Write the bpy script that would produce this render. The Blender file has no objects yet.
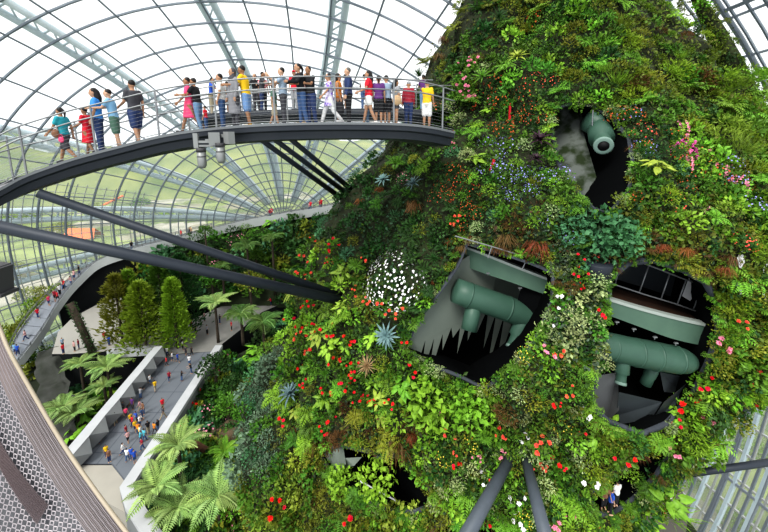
import bpy, bmesh, math, random
import numpy as np
from mathutils import Vector, Matrix, Quaternion, noise
from mathutils.bvhtree import BVHTree
random.seed(7); RNG = np.random.default_rng(7)
scene = bpy.context.scene
COL = scene.collection
PI = math.pi
# ------------------------------------------------------------------ camera
F = 360.0; PX0 = 384.0; PY0 = 198.5; PITCH = math.radians(10); CH = 42.0
CP, SP = math.cos(PITCH), math.sin(PITCH)
CAM = Vector((0, 0, CH))
cam_d = bpy.data.cameras.new('camera'); cam = bpy.data.objects.new('camera', cam_d); COL.objects.link(cam)
cam.location = CAM; cam.rotation_euler = (PI/2 - PITCH, 0, 0)
cam_d.sensor_width = 36; cam_d.lens = F/768*36; cam_d.shift_y = -(266-PY0)/768
cam_d.clip_start = 0.1; cam_d.clip_end = 3000
scene.camera = cam
def ray(px, py):
    a = (px-PX0)/F; b = -(py-PY0)/F
    return Vector((a, CP + b*SP, -SP + b*CP))
def at_y(px, py, y):            # point of the view ray on the vertical plane at depth y
    r = ray(px, py); return CAM + r*(y/r.y)
def at_z(px, py, z):
    r = ray(px, py); return CAM + r*((z-CH)/r.z)
def proj(p):
    d = Vector(p)-CAM
    f = d.y*CP - d.z*SP
    u = d.y*SP + d.z*CP
    return PX0 + F*d.x/f, PY0 - F*u/f
# ------------------------------------------------------------------ materials
MATS = {}
def mat(name, col, rough=.6, metal=0., var=0., noise_s=0., noise_a=0., col2=None, bump=0., emit=0., sheen=0., spec=.3, wave=None):
    """principled material; var: per-object random value, noise_*: procedural mottling towards col2"""
    if name in MATS: return MATS[name]
    m = bpy.data.materials.new(name); m.use_nodes = True; MATS[name] = m
    nt = m.node_tree; N = nt.nodes; L = nt.links; b = N['Principled BSDF']
    b.inputs['Roughness'].default_value = rough; b.inputs['Metallic'].default_value = metal
    b.inputs['Specular IOR Level'].default_value = spec
    c = N.new('ShaderNodeRGB'); c.outputs[0].default_value = (*col, 1); out = c.outputs[0]
    if noise_s:
        tc = N.new('ShaderNodeTexCoord'); nz = N.new('ShaderNodeTexNoise'); nz.inputs['Scale'].default_value = noise_s
        nz.inputs['Detail'].default_value = 5
        L.new(tc.outputs['Object'], nz.inputs['Vector'])
        rp = N.new('ShaderNodeValToRGB'); rp.color_ramp.elements[0].position = .5-noise_a/2; rp.color_ramp.elements[1].position = .5+noise_a/2
        L.new(nz.outputs['Fac'], rp.inputs['Fac'])
        mx = N.new('ShaderNodeMix'); mx.data_type = 'RGBA'; L.new(rp.outputs['Color'], mx.inputs['Factor'])
        L.new(out, mx.inputs['A']); c2 = col2 or tuple(x*.5 for x in col); mx.inputs['B'].default_value = (*c2, 1); out = mx.outputs['Result']
        if bump:
            bp = N.new('ShaderNodeBump'); bp.inputs['Strength'].default_value = bump; L.new(nz.outputs['Fac'], bp.inputs['Height']); L.new(bp.outputs['Normal'], b.inputs['Normal'])
    if var:
        oi = N.new('ShaderNodeObjectInfo'); hs = N.new('ShaderNodeHueSaturation')
        mr = N.new('ShaderNodeMapRange'); mr.inputs['To Min'].default_value = 1-var; mr.inputs['To Max'].default_value = 1+var
        mh = N.new('ShaderNodeMapRange'); mh.inputs['To Min'].default_value = .5-var*.07; mh.inputs['To Max'].default_value = .5+var*.05
        ml = N.new('ShaderNodeMath'); ml.operation = 'MULTIPLY'; ml.inputs[1].default_value = 7.31
        fr = N.new('ShaderNodeMath'); fr.operation = 'FRACT'
        L.new(oi.outputs['Random'], mr.inputs['Value']); L.new(oi.outputs['Random'], ml.inputs[0]); L.new(ml.outputs[0], fr.inputs[0]); L.new(fr.outputs[0], mh.inputs['Value'])
        L.new(mr.outputs[0], hs.inputs['Value']); L.new(mh.outputs[0], hs.inputs['Hue']); L.new(out, hs.inputs['Color']); out = hs.outputs['Color']
    L.new(out, b.inputs['Base Color'])
    if emit: L.new(out, b.inputs['Emission Color']); b.inputs['Emission Strength'].default_value = emit
    return m
def leafmat(name, col, var=.3):
    """leaf: principled plus a little translucency, colour varied per object and across the plant"""
    if name in MATS: return MATS[name]
    c2 = (col[0]*.4, col[1]*.48, col[2]*.45)
    m = mat(name, col, rough=.5, var=var, noise_s=5, noise_a=.5, col2=c2, spec=.25)
    return m
# ------------------------------------------------------------------ mesh collector
class MB:
    def __init__(s): s.v = []; s.f = []; s.m = []; s.cur = 0; s.mats = []
    def use(s, m):
        if m not in s.mats: s.mats.append(m)
        s.cur = s.mats.index(m); return s
    def vert(s, p): s.v.append((p[0], p[1], p[2])); return len(s.v)-1
    def face(s, idx): s.f.append(tuple(idx)); s.m.append(s.cur)
    def quad(s, a, b, c, d): i = len(s.v); s.v += [tuple(a), tuple(b), tuple(c), tuple(d)]; s.face((i, i+1, i+2, i+3))
    def tri(s, a, b, c): i = len(s.v); s.v += [tuple(a), tuple(b), tuple(c)]; s.face((i, i+1, i+2))
    def poly(s, pts): i = len(s.v); s.v += [tuple(p) for p in pts]; s.face(range(i, i+len(pts)))
    def tube(s, pts, r, n=8, cap=True, up=None):
        pts = [Vector(p) for p in pts]; rs = r if isinstance(r, (list, tuple)) else [r]*len(pts)
        rings = []; prev = None
        for i, p in enumerate(pts):
            t = (pts[min(i+1, len(pts)-1)]-pts[max(i-1, 0)])
            if t.length < 1e-9: t = Vector((0, 0, 1))
            t.normalize()
            if prev is None:
                a = Vector((0, 0, 1)) if abs(t.z) < .9 else Vector((1, 0, 0))
                x = t.cross(a).normalized()
            else:
                x = (prev - t*prev.dot(t)); x = x.normalized() if x.length > 1e-6 else t.orthogonal().normalized()
            prev = x; y = t.cross(x)
            b = len(s.v)
            for k in range(n):
                an = 2*PI*k/n + (PI/4 if n == 4 else 0)
                s.v.append(tuple(p + (x*math.cos(an)+y*math.sin(an))*rs[i]))
            rings.append(b)
        for i in range(len(pts)-1):
            for k in range(n):
                s.face((rings[i]+k, rings[i]+(k+1) % n, rings[i+1]+(k+1) % n, rings[i+1]+k))
        if cap:
            s.face(tuple(rings[0]+k for k in reversed(range(n)))); s.face(tuple(rings[-1]+k for k in range(n)))
    def box(s, c, d, R=None):
        b = len(s.v); c = Vector(c)
        for x in (-1, 1):
            for y in (-1, 1):
                for z in (-1, 1):
                    p = Vector((x*d[0]/2, y*d[1]/2, z*d[2]/2))
                    s.v.append(tuple(c + (R @ p if R is not None else p)))
        for f in ((0,1,3,2),(4,6,7,5),(0,4,5,1),(2,3,7,6),(0,2,6,4),(1,5,7,3)): s.face([b+i for i in f])
    def ball(s, c, r, n=10, m=7):
        r = r if isinstance(r, (tuple, list)) else (r, r, r)
        b = len(s.v)
        for i in range(m+1):
            th = PI*i/m
            for k in range(n):
                ph = 2*PI*k/n
                s.v.append((c[0]+r[0]*math.sin(th)*math.cos(ph), c[1]+r[1]*math.sin(th)*math.sin(ph), c[2]+r[2]*math.cos(th)))
        for i in range(m):
            for k in range(n): s.face((b+i*n+k, b+(i+1)*n+k, b+(i+1)*n+(k+1) % n, b+i*n+(k+1) % n))
    def leaf(s, p, d, up, l, w, bend=.25, seg=1):
        """pointed leaf blade from p along d; seg=1: folded kite, seg>1: arched strap"""
        d = d.normalized(); x = d.cross(up); x = x.normalized() if x.length > 1e-5 else d.orthogonal().normalized(); nrm = x.cross(d)
        if seg == 1:
            i = len(s.v); m = p + d*l*.5 + nrm*l*bend*.25
            s.v += [tuple(p), tuple(m-x*w*.5), tuple(p+d*l-nrm*l*bend*.35), tuple(m+x*w*.5)]
            s.face((i, i+1, i+2)); s.face((i, i+2, i+3))
        else:
            prev = None; q = Vector(p); dd = d.copy()
            for k in range(seg+1):
                t = k/seg; ww = w*.5*min(1, (.55+1.2*t))*(1-t**2.5)
                i = len(s.v); s.v += [tuple(q-x*ww), tuple(q+nrm*(-.15*ww)), tuple(q+x*ww)] if k < seg else [tuple(q)]
                if prev is not None:
                    if k < seg: s.face((prev, prev+1, i+1, i)); s.face((prev+1, prev+2, i+2, i+1))
                    else: s.face((prev, prev+1, i)); s.face((prev+1, prev+2, i))
                prev = i; q = q + dd*(l/seg)
                dd = (dd - nrm*bend*(1.0/seg)*2 - Vector((0, 0, bend*.6/seg))).normalized()
                nrm = x.cross(dd)
    def mesh(s, name, smooth=False):
        me = bpy.data.meshes.new(name); me.from_pydata(s.v, [], s.f)
        for m in s.mats: me.materials.append(m)
        if len(s.mats) > 1: me.polygons.foreach_set('material_index', s.m)
        if smooth: me.polygons.foreach_set('use_smooth', [True]*len(s.f))
        me.update(); return me
    def build(s, name, parent=None, smooth=False, m=None):
        if m is not None and not s.mats: s.mats = [m]
        return link(name, s.mesh(name, smooth), parent)
def link(name, me, parent=None):
    o = bpy.data.objects.new(name, me); COL.objects.link(o)
    if parent: o.parent = parent
    return o
def tag(o, label=None, cat=None, group=None, kind=None):
    if label: o['label'] = label
    if cat: o['category'] = cat
    if group: o['group'] = group
    if kind: o['kind'] = kind
    return o
def empty(name, label=None, cat=None, group=None, loc=(0, 0, 0), kind=None):
    o = bpy.data.objects.new(name, None); COL.objects.link(o); o.location = loc; o.empty_display_size = .2
    return tag(o, label, cat, group, kind)
def interp(pts, x):
    xs = [p[0] for p in pts]; return float(np.interp(x, xs, [p[1] for p in pts]))
def in_poly(x, y, P):
    c = False; j = len(P)-1
    for i in range(len(P)):
        if (P[i][1] > y) != (P[j][1] > y) and x < (P[j][0]-P[i][0])*(y-P[i][1])/(P[j][1]-P[i][1])+P[i][0]: c = not c
        j = i
    return c
def U(a, b): return random.uniform(a, b)
def rdir(zmin=-1):
    while True:
        v = Vector((U(-1, 1), U(-1, 1), U(-1, 1)))
        if .05 < v.length < 1:
            v.normalize()
            if v.z >= zmin: return v
def smooth_path(P, k=8):
    out = []; P = [Vector(p) for p in P]
    for i in range(len(P)-1):
        p0, p1, p2, p3 = P[max(i-1, 0)], P[i], P[i+1], P[min(i+2, len(P)-1)]
        for j in range(k):
            t = j/k
            out.append(.5*((2*p1)+(p2-p0)*t+(2*p0-5*p1+4*p2-p3)*t*t+(3*p1-p0-3*p2+p3)*t**3))
    out.append(P[-1]); return out
exec_parts = []
# ------------------------------------------------------------------ world and lights
w = bpy.data.worlds.new('world'); scene.world = w; w.use_nodes = True
nt = w.node_tree; bg = nt.nodes['Background']
tc = nt.nodes.new('ShaderNodeTexCoord'); sx = nt.nodes.new('ShaderNodeSeparateXYZ'); rp = nt.nodes.new('ShaderNodeValToRGB')
nt.links.new(tc.outputs['Generated'], sx.inputs[0]); nt.links.new(sx.outputs['Z'], rp.inputs['Fac'])
rp.color_ramp.elements[0].position = 0.0; rp.color_ramp.elements[0].color = (.92, .96, 1, 1)
rp.color_ramp.elements[1].position = .5; rp.color_ramp.elements[1].color = (1, 1, 1, 1)
nt.links.new(rp.outputs['Color'], bg.inputs['Color']); bg.inputs['Strength'].default_value = 1.35
def sun(name, rot, s, ang, col):
    l = bpy.data.lights.new(name, 'SUN'); l.energy = s; l.angle = ang; l.color = col
    o = bpy.data.objects.new(name, l); o.rotation_euler = rot; COL.objects.link(o); return o
sun('sun', (math.radians(38), 0, math.radians(-32)), 3.6, math.radians(25), (1, .97, .9))
scene.view_settings.view_transform = 'Standard'; scene.view_settings.look = 'Medium High Contrast'
scene.view_settings.exposure = 0.0; scene.view_settings.gamma = 1.0
scene.cycles.max_bounces = 5; scene.cycles.diffuse_bounces = 3; scene.cycles.transparent_max_bounces = 10
scene.cycles.use_denoising = True
# ------------------------------------------------------------------ glass dome
M_rib = mat('rib_steel', (.2, .23, .27), .5, .3)
M_arch = mat('arch_steel', (.5, .6, .66), .5, .1, noise_s=.6, noise_a=.6, col2=(.40, .49, .55))
M_glass = bpy.data.materials.new('dome_glass'); M_glass.use_nodes = True
g = M_glass.node_tree; pb = g.nodes['Principled BSDF']; tr = g.nodes.new('ShaderNodeBsdfTransparent'); mx = g.nodes.new('ShaderNodeMixShader')
pb.inputs['Base Color'].default_value = (.9, .97, .95, 1); pb.inputs['Roughness'].default_value = .2
tl = g.nodes.new('ShaderNodeBsdfTranslucent'); tl.inputs['Color'].default_value = (.95, 1, .97, 1)
m2 = g.nodes.new('ShaderNodeMixShader'); m2.inputs[0].default_value = .35
g.links.new(tl.outputs[0], m2.inputs[1]); g.links.new(pb.outputs[0], m2.inputs[2])
mx.inputs[0].default_value = .2; g.links.new(tr.outputs[0], mx.inputs[1]); g.links.new(m2.outputs[0], mx.inputs[2])
g.links.new(mx.outputs[0], g.nodes['Material Output'].inputs['Surface'])
DA = 94.0
_p = at_y(283, 224, DA); DCX, DCZ = _p.x, _p.z
DRX, DRU, DRL = 76.0, 62.0, 92.0
def dome(u, phi, off=0.):
    s = math.sin(phi); r = math.sin(u)
    return Vector((DCX + (DRX+off)*r*math.cos(phi), (DA+off)*math.cos(u), DCZ + ((DRU if s > 0 else DRL)+off)*r*s))
def phi_of(px_ang):
    s, c = math.sin(px_ang), math.cos(px_ang); return math.atan2(s/(DRU if s > 0 else DRL), c/DRX)
ZG = -12.0
ceil = empty('ceiling', 'white glazed steel lattice dome over the garden', None, kind='structure')
mb = MB().use(M_glass); US = [1.75*i/40 for i in range(41)]; NP = 72
idx = [[mb.vert(dome(u, 2*PI*k/NP)) for k in range(NP)] for u in US]
for i in range(40):
    for k in range(NP):
        q = (idx[i][k], idx[i][(k+1) % NP], idx[i+1][(k+1) % NP], idx[i+1][k])
        if max(mb.v[j][2] for j in q) > ZG: mb.face(q)
mb.build('glazing', ceil, True)
for a in np.arange(0, 360, 9.0):
    ph = phi_of(math.radians(float(a)+4)); pts = [dome(u, ph) for u in [.035+1.6*i/44 for i in range(45)]]
    pts = [p for p in pts if p.z > ZG]
    if len(pts) > 2:
        mb = MB().use(M_rib); mb.tube(pts, [.13+.0016*max(0, (88-p.y)) if p.y > 35 else .21 for p in pts], 4); mb.build('meridian_rib', ceil)
for rpx in (10, 17, 24, 31, 39, 47, 56, 66, 77, 89, 102, 116, 131, 147, 165, 185, 206, 229, 254, 281, 310, 342, 377, 415, 457, 503, 553, 610, 680, 770, 900):
    u = math.atan(rpx/(F*DRU/DA)); seg = []
    for k in range(97):
        p = dome(u, -PI/2 + 2*PI*k/96)
        if p.z > ZG: seg.append(p)
    mb = MB().use(M_rib); mb.tube(seg, .13+.0008*min(rpx, 120), 4); mb.build('ring_rib', ceil)
for rpx in (61, 83, 109, 139, 175, 217, 267, 326, 395, 436, 480, 528, 580, 645):          # closer glazing bars in the lower half
    u = math.atan(rpx/(F*DRU/DA)); seg = []
    for k in range(60):
        p = dome(u, PI*.93 + (PI*1.14)*k/59)
        if p.z > ZG: seg.append(p)
    runs = [[seg[0]]]
    for a, b in zip(seg, seg[1:]):
        if (b-a).length > 12+.1*rpx: runs.append([])
        runs[-1].append(b)
    for q in runs:
        if len(q) > 2: mb = MB().use(M_rib); mb.tube(q, .12, 4); mb.build('glazing_bar', ceil)
def arc(us, phs, m, r, name):
    q = [p for p in (dome(u, ph) for u in us for ph in phs) if p.z > ZG]
    if len(q) > 2: mb = MB().use(m); mb.tube(q, r, 4); mb.build(name, ceil)
M_bar = mat('bar_pale', (.36, .38, .38), .5, .2)
ru = lambda rpx: math.atan(rpx/(F*DRU/DA)); D_ = math.radians
for k, rpx in enumerate(range(452, 740, 13)):          # close strips of the lower right side wall
    arc([ru(rpx)], [D_(-60+64*i/24) for i in range(25)], (M_arch, M_bar, M_rib)[k % 3], (.24, .13, .17)[k % 3], 'side_strip')
for k in range(13): arc([ru(440+300*i/20) for i in range(21)], [D_(-25+2.3*k)], M_bar, .16, 'side_bar')
for rpx in range(500, 800, 24): arc([ru(rpx)], [D_(6+62*i/20) for i in range(21)], M_rib, .12, 'roof_bar')
for k in range(12): arc([ru(480+330*i/24) for i in range(25)], [D_(14+3.6*k)], M_rib, .13, 'roof_bar')
for rpx in range(112, 290, 7): arc([ru(rpx)], [D_(158+44*i/20) for i in range(21)], M_bar if rpx % 3 else M_rib, .085, 'wall_bar')
for k in range(17): arc([ru(100+200*i/24) for i in range(25)], [D_(159+2.6*k)], M_bar, .085, 'wall_bar')
for a in (152, 126, 94, 66, 38, 172, 187, 205, -28, -42):
    ph = phi_of(math.radians(a)); us = [.1+1.4*i/40 for i in range(41)]
    mb = MB().use(M_arch); A = []; B = []
    for u in us:
        c = dome(u, ph, 1.6)
        if c.z < ZG: break
        c1 = dome(u, ph+.03*(.3+u), 1.6); c0 = dome(u, ph-.03*(.3+u), 1.6); w2 = 1.1 * min(1, u*2.2)
        d = (c1-c0).normalized()*w2; A.append(c+d); B.append(c-d)
    if len(A) > 3:
        mb.tube(A, .62, 6); mb.tube(B, .62, 6)
        for i in range(0, len(A)-1): mb.tube([A[i], B[i+1]], .16, 4); mb.tube([A[i], B[i]], .22, 4)
        mb.build('outer_arch', ceil, True)
# ------------------------------------------------------------------ outdoors seen through the glass
M_land = bpy.data.materials.new('landscape'); M_land.use_nodes = True
g = M_land.node_tree; b = g.nodes['Principled BSDF']; b.inputs['Roughness'].default_value = .9
tcn = g.nodes.new('ShaderNodeTexCoord'); vz = g.nodes.new('ShaderNodeTexVoronoi'); vz.inputs['Scale'].default_value = .045
nz = g.nodes.new('ShaderNodeTexNoise'); nz.inputs['Scale'].default_value = .09; nz.inputs['Detail'].default_value = 6
va = g.nodes.new('ShaderNodeVectorMath'); va.operation = 'ADD'; nc = g.nodes.new('ShaderNodeTexNoise'); nc.inputs['Scale'].default_value = .05
vm = g.nodes.new('ShaderNodeVectorMath'); vm.operation = 'SCALE'; vm.inputs['Scale'].default_value = 30
g.links.new(tcn.outputs['Object'], nc.inputs['Vector']); g.links.new(nc.outputs['Color'], vm.inputs[0]); g.links.new(tcn.outputs['Object'], va.inputs[0]); g.links.new(vm.outputs[0], va.inputs[1])
g.links.new(va.outputs[0], vz.inputs['Vector']); g.links.new(tcn.outputs['Object'], nz.inputs['Vector'])
r1 = g.nodes.new('ShaderNodeValToRGB'); e = r1.color_ramp; e.interpolation = 'CONSTANT'
e.elements[0].position = 0; e.elements[0].color = (.17, .21, .08, 1); e.elements[1].position = .3; e.elements[1].color = (.09, .13, .05, 1)
for p_, c_ in ((.5, (.22, .21, .17)), (.64, (.20, .25, .09)), (.8, (.30, .29, .27)), (.9, (.14, .19, .09))):
    k = e.elements.new(p_); k.color = (*c_, 1)
sp = g.nodes.new('ShaderNodeSeparateColor'); g.links.new(vz.outputs['Color'], sp.inputs[0]); g.links.new(sp.outputs[0], r1.inputs['Fac'])
mxl = g.nodes.new('ShaderNodeMix'); mxl.data_type = 'RGBA'; mxl.blend_type = 'MULTIPLY'; mxl.inputs['Factor'].default_value = .9
r2 = g.nodes.new('ShaderNodeValToRGB'); r2.color_ramp.elements[0].position = .35; r2.color_ramp.elements[0].color = (.35, .45, .3, 1); r2.color_ramp.elements[1].position = .6; r2.color_ramp.elements[1].color = (1.2, 1.2, 1.1, 1)
g.links.new(nz.outputs['Fac'], r2.inputs['Fac']); g.links.new(r1.outputs['Color'], mxl.inputs['A']); g.links.new(r2.outputs['Color'], mxl.inputs['B'])
g.links.new(mxl.outputs['Result'], b.inputs['Base Color'])
mb = MB().use(M_land); mb.quad((-900, -60, -13), (900, -60, -13), (900, 1200, -13), (-900, 1200, -13))
tag(mb.build('ground'), 'open park land outside the dome', None, kind='structure')
M_hill = mat('hill_green', (.24, .27, .10), .9, noise_s=.03, noise_a=.35, col2=(.09, .14, .06))
mb = MB().use(M_hill); n = 90
for i in range(n):
    a0, a1 = [math.radians(-75 + 150*(i+k)/n) for k in (0, 1)]
    h0, h1 = [38 + 26*noise.noise(Vector((a*4, 3.3, 0))) + 10*noise.noise(Vector((a*14, 1, 0))) for a in (a0, a1)]
    P = lambda a, r, z: (r*math.sin(a), r*math.cos(a), z)
    mb.quad(P(a0, 360, -13), P(a1, 360, -13), P(a1, 420, h1*.6), P(a0, 420, h0*.6)); mb.quad(P(a0, 420, h0*.6), P(a1, 420, h1*.6), P(a1, 520, h1), P(a0, 520, h0))
tag(mb.build('hills', None, True), 'hazy tree-covered hills beyond the dome', None, kind='structure')
# ------------------------------------------------------------------ planted mountain body
ROWS = [(-110, 520, 615), (-60, 490, 650), (0, 463, 658), (40, 441, 691), (75, 432, 711), (115, 410, 764), (160, 374, 803), (220, 329, 827), (300, 294, 805), (350, 302, 788), (390, 268, 736), (430, 240, 676), (470, 250, 643),
        (500, 245, 642), (532, 249, 654), (600, 256, 606), (700, 270, 580)]
MD = 24.0; PROF = []
for (y, xl, xr) in ROWS:
    l, r = ray(xl, y), ray(xr, y)
    al, ar = math.atan2(l.x, l.y), math.atan2(r.x, r.y); c = (al+ar)/2; h = (ar-al)/2
    R = MD*math.sin(h); Lg = MD*math.cos(h)
    zl = Lg*l.z/math.hypot(l.x, l.y); zr = Lg*r.z/math.hypot(r.x, r.y)
    PROF.append((CH + (zl+zr)/2, MD*math.sin(c), MD*math.cos(c), R, (zr-zl)/2))
PROF.sort(); PROF = [(-1.0, PROF[0][1], PROF[0][2], PROF[0][3]*.98, 0.)] + PROF
PROF.append((PROF[-1][0]+.9, PROF[-1][1], PROF[-1][2], PROF[-1][3]*.45, PROF[-1][4]))
PZ = [p[0] for p in PROF]
def prof(z): return tuple(float(np.interp(z, PZ, [p[i] for p in PROF])) for i in (1, 2, 3, 4))
MOUNT = empty('planted_mountain', 'towering egg-shaped concrete mountain clad all over in plants', 'mountain', None, (PROF[0][1], PROF[0][2], 0))
MINV = Vector((-PROF[0][1], -PROF[0][2], 0))
def mpoint(th, z, k=1.0, disp=True):
    cx, cy, R, tilt = prof(z); r = R*k; h_ = math.hypot(cx, cy)
    ux, uy = math.sin(th), -math.cos(th); z = max(z + tilt*(ux*cy-uy*cx)/h_, -1.0)
    if disp:
        q = Vector((cx+ux*R, cy+uy*R, z))
        r += .6*noise.noise(q*.33) + .42*noise.noise(q*.8+Vector((5, 1, 3))) + .9*min(0, noise.noise(q*Vector((.55, .55, .2))+Vector((9, 9, 9))))
    return Vector((cx+ux*r, cy+uy*r, z))
OPEN = {
 'nozzle': [(553, 108), (572, 103), (592, 106), (612, 118), (628, 138), (632, 165), (626, 192), (606, 214), (590, 208), (568, 182), (556, 160), (549, 134)],
 'jagged': [(467, 243), (500, 252), (530, 262), (553, 272), (552, 300), (540, 330), (526, 352), (508, 372), (484, 388), (455, 374), (432, 366), (406, 349), (416, 322), (440, 290), (458, 264)],
 'terrace': [(606, 278), (625, 262), (650, 258), (682, 268), (704, 280), (716, 302), (717, 334), (706, 362), (690, 396), (664, 424), (640, 434), (608, 422), (586, 404), (592, 376), (603, 354), (598, 330), (604, 300)],
 'low_window': [(318, 452), (340, 444), (372, 450), (398, 452), (418, 470), (432, 488), (437, 504), (415, 512), (386, 510), (362, 496), (338, 482)],
 'low_slit': [(586, 492), (612, 470), (640, 448), (664, 434), (670, 450), (655, 474), (632, 498), (610, 514), (592, 514)],
 'foot_slit': [(432, 524), (470, 516), (500, 520), (500, 540), (432, 540)],
}
def in_open(x, y, grow=0):
    for P in OPEN.values():
        if grow:
            cx = sum(p[0] for p in P)/len(P); cy = sum(p[1] for p in P)/len(P)
            def ex(p):
                d = math.hypot(p[0]-cx, p[1]-cy); return (cx+(p[0]-cx)*(d+grow)/d, cy+(p[1]-cy)*(d+grow)/d)
            P = [ex(p) for p in P]
        if in_poly(x, y, P): return True
    return False
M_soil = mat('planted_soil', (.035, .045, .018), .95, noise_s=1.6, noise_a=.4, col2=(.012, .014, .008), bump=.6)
NT, NZ = 520, 420
zs = np.linspace(PROF[0][0], PROF[-1][0], NZ)
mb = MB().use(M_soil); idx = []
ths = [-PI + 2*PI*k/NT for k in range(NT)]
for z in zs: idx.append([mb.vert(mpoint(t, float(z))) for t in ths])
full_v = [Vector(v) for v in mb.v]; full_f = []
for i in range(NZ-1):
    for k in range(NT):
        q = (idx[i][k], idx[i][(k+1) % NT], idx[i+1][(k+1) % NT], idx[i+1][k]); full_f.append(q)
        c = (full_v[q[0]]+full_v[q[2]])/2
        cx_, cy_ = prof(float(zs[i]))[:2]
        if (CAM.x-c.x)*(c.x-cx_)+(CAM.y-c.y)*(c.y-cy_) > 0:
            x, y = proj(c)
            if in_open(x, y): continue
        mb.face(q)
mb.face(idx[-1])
# the narrow second ridge that stands behind the right shoulder
def ridge_pts():
    P = [(682, -40, 4), (692, -14, 4), (702, 8, 5), (714, 30, 7), (726, 56, 9), (737, 84, 11), (750, 120, 14)]
    return [(at_y(x, y, 21.5), r*21.5/F) for x, y, r in P]
rp_ = ridge_pts(); rb = MB().use(M_soil); sp_ = smooth_path([p for p, r in rp_], 6)
rr_ = [float(np.interp(i/6, range(len(rp_)), [r for p, r in rp_])) for i in range(len(sp_))]
rb.tube(sp_, rr_, 14)
off = Vector((0, 0, 0)); o_ = len(full_v)
full_v += [Vector(v) for v in rb.v]; full_f += [tuple(i+o_ for i in f) for f in rb.f]
BVH = BVHTree.FromPolygons(full_v, full_f)
mb.v = [tuple(Vector(v)+MINV) for v in mb.v]; mb.build('planted_skin', MOUNT, True)
rb.v = [tuple(Vector(v)+MINV) for v in rb.v]; rb.build('ridge', MOUNT, True)
def hit(px, py):
    r = ray(px, py).normalized(); h = BVH.ray_cast(CAM, r, 200)
    return (h[0], h[1] if h[1].dot(r) < 0 else -h[1], h[3]) if h[0] is not None else None
def on_mount(px, py, inset=0.):
    """point of the mountain face under the pixel, pushed inset metres inwards"""
    r = ray(px, py).normalized(); h = None; x = px
    while h is None: h = hit(x, py); x += 2 if px < 384 else -2
    return CAM + r*((h[0]-CAM).length + inset)
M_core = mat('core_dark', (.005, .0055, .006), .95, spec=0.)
M_rim = mat('rim_slate', (.06, .07, .085), .8, noise_s=3, noise_a=.6, col2=(.03, .035, .045), bump=.4)
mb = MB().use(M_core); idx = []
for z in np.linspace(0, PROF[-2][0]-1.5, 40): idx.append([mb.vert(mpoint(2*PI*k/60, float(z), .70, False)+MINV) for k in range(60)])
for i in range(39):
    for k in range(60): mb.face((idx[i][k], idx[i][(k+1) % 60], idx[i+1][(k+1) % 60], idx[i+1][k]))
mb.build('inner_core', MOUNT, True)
for key, P in OPEN.items():
    PP = []
    for i in range(len(P)):
        a, b = P[i], P[(i+1) % len(P)]
        for t in (0, .33, .66): PP.append((a[0]+(b[0]-a[0])*t, a[1]+(b[1]-a[1])*t))
    mb = MB().use(M_rim); rings = []
    for (dx, dn) in ((-.06, -.15), (-.04, .10), (.10, .14), (.14, .02), (-.1, -.5), (-1.3, -2.2)):
        ring = []
        cc = on_mount(sum(p[0] for p in P)/len(P), sum(p[1] for p in P)/len(P)); axis = Vector((cc.x-PROF[6][1], cc.y-PROF[6][2], 0)).normalized()
        for (x, y) in PP:
            p = on_mount(x, y); tow = (cc-p); tow -= axis*tow.dot(axis); tow.normalize()
            ring.append(mb.vert(p + tow*dx*(.55 if key in ('nozzle', 'jagged') else 1) + axis*dn + MINV))
        rings.append(ring)
    n = len(PP)
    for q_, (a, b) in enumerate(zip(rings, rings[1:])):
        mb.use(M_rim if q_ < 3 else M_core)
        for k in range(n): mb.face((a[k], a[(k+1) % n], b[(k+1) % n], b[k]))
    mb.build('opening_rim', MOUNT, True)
def inside(px, py, d): # point d metres behind the mountain face
    return on_mount(px, py, d)
# --- terrace band with parapet and railing, behind both pipe openings
M_green = mat('pipe_green', (.048, .105, .077), .45, noise_s=2.2, noise_a=.7, col2=(.036, .08, .06))
M_band = mat('parapet_green', (.085, .15, .11), .6, noise_s=1.5, noise_a=.6, col2=(.06, .11, .085))
M_cap = mat('parapet_cap', (.30, .34, .32), .6)
M_steel = mat('rail_steel', (.22, .23, .24), .4, .5)
M_pgl = mat('rail_panel', (.03, .035, .04), .15)
M_wallg = mat('wall_greygreen', (.17, .20, .175), .85, noise_s=.8, noise_a=.7, col2=(.12, .145, .125))
M_slate = mat('slate_panel', (.04, .05, .055), .6, noise_s=2, noise_a=.6, col2=(.03, .035, .04))
M_grey = mat('grey_panel', (.11, .115, .12), .7)
M_white = mat('white_sheet', (.62, .63, .64), .5)
M_black = mat('black', (.006, .006, .007), .6)
terr = empty('terrace', 'curved green terrace parapet with glass railing behind the two pipe openings', 'terrace', None)
top = [(455, 243), (480, 252), (510, 264), (552, 280), (580, 290), (610, 299), (640, 308), (670, 316), (700, 323), (722, 327)]
bot = [(455, 262), (480, 272), (510, 282), (552, 297), (580, 306), (610, 316), (640, 327), (670, 338), (700, 345), (722, 346)]
base_in = .35
def dep(px, py, extra):
    return on_mount(px, py, extra)
Td = [dep(x, y, .55).y for x, y in top]
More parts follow.
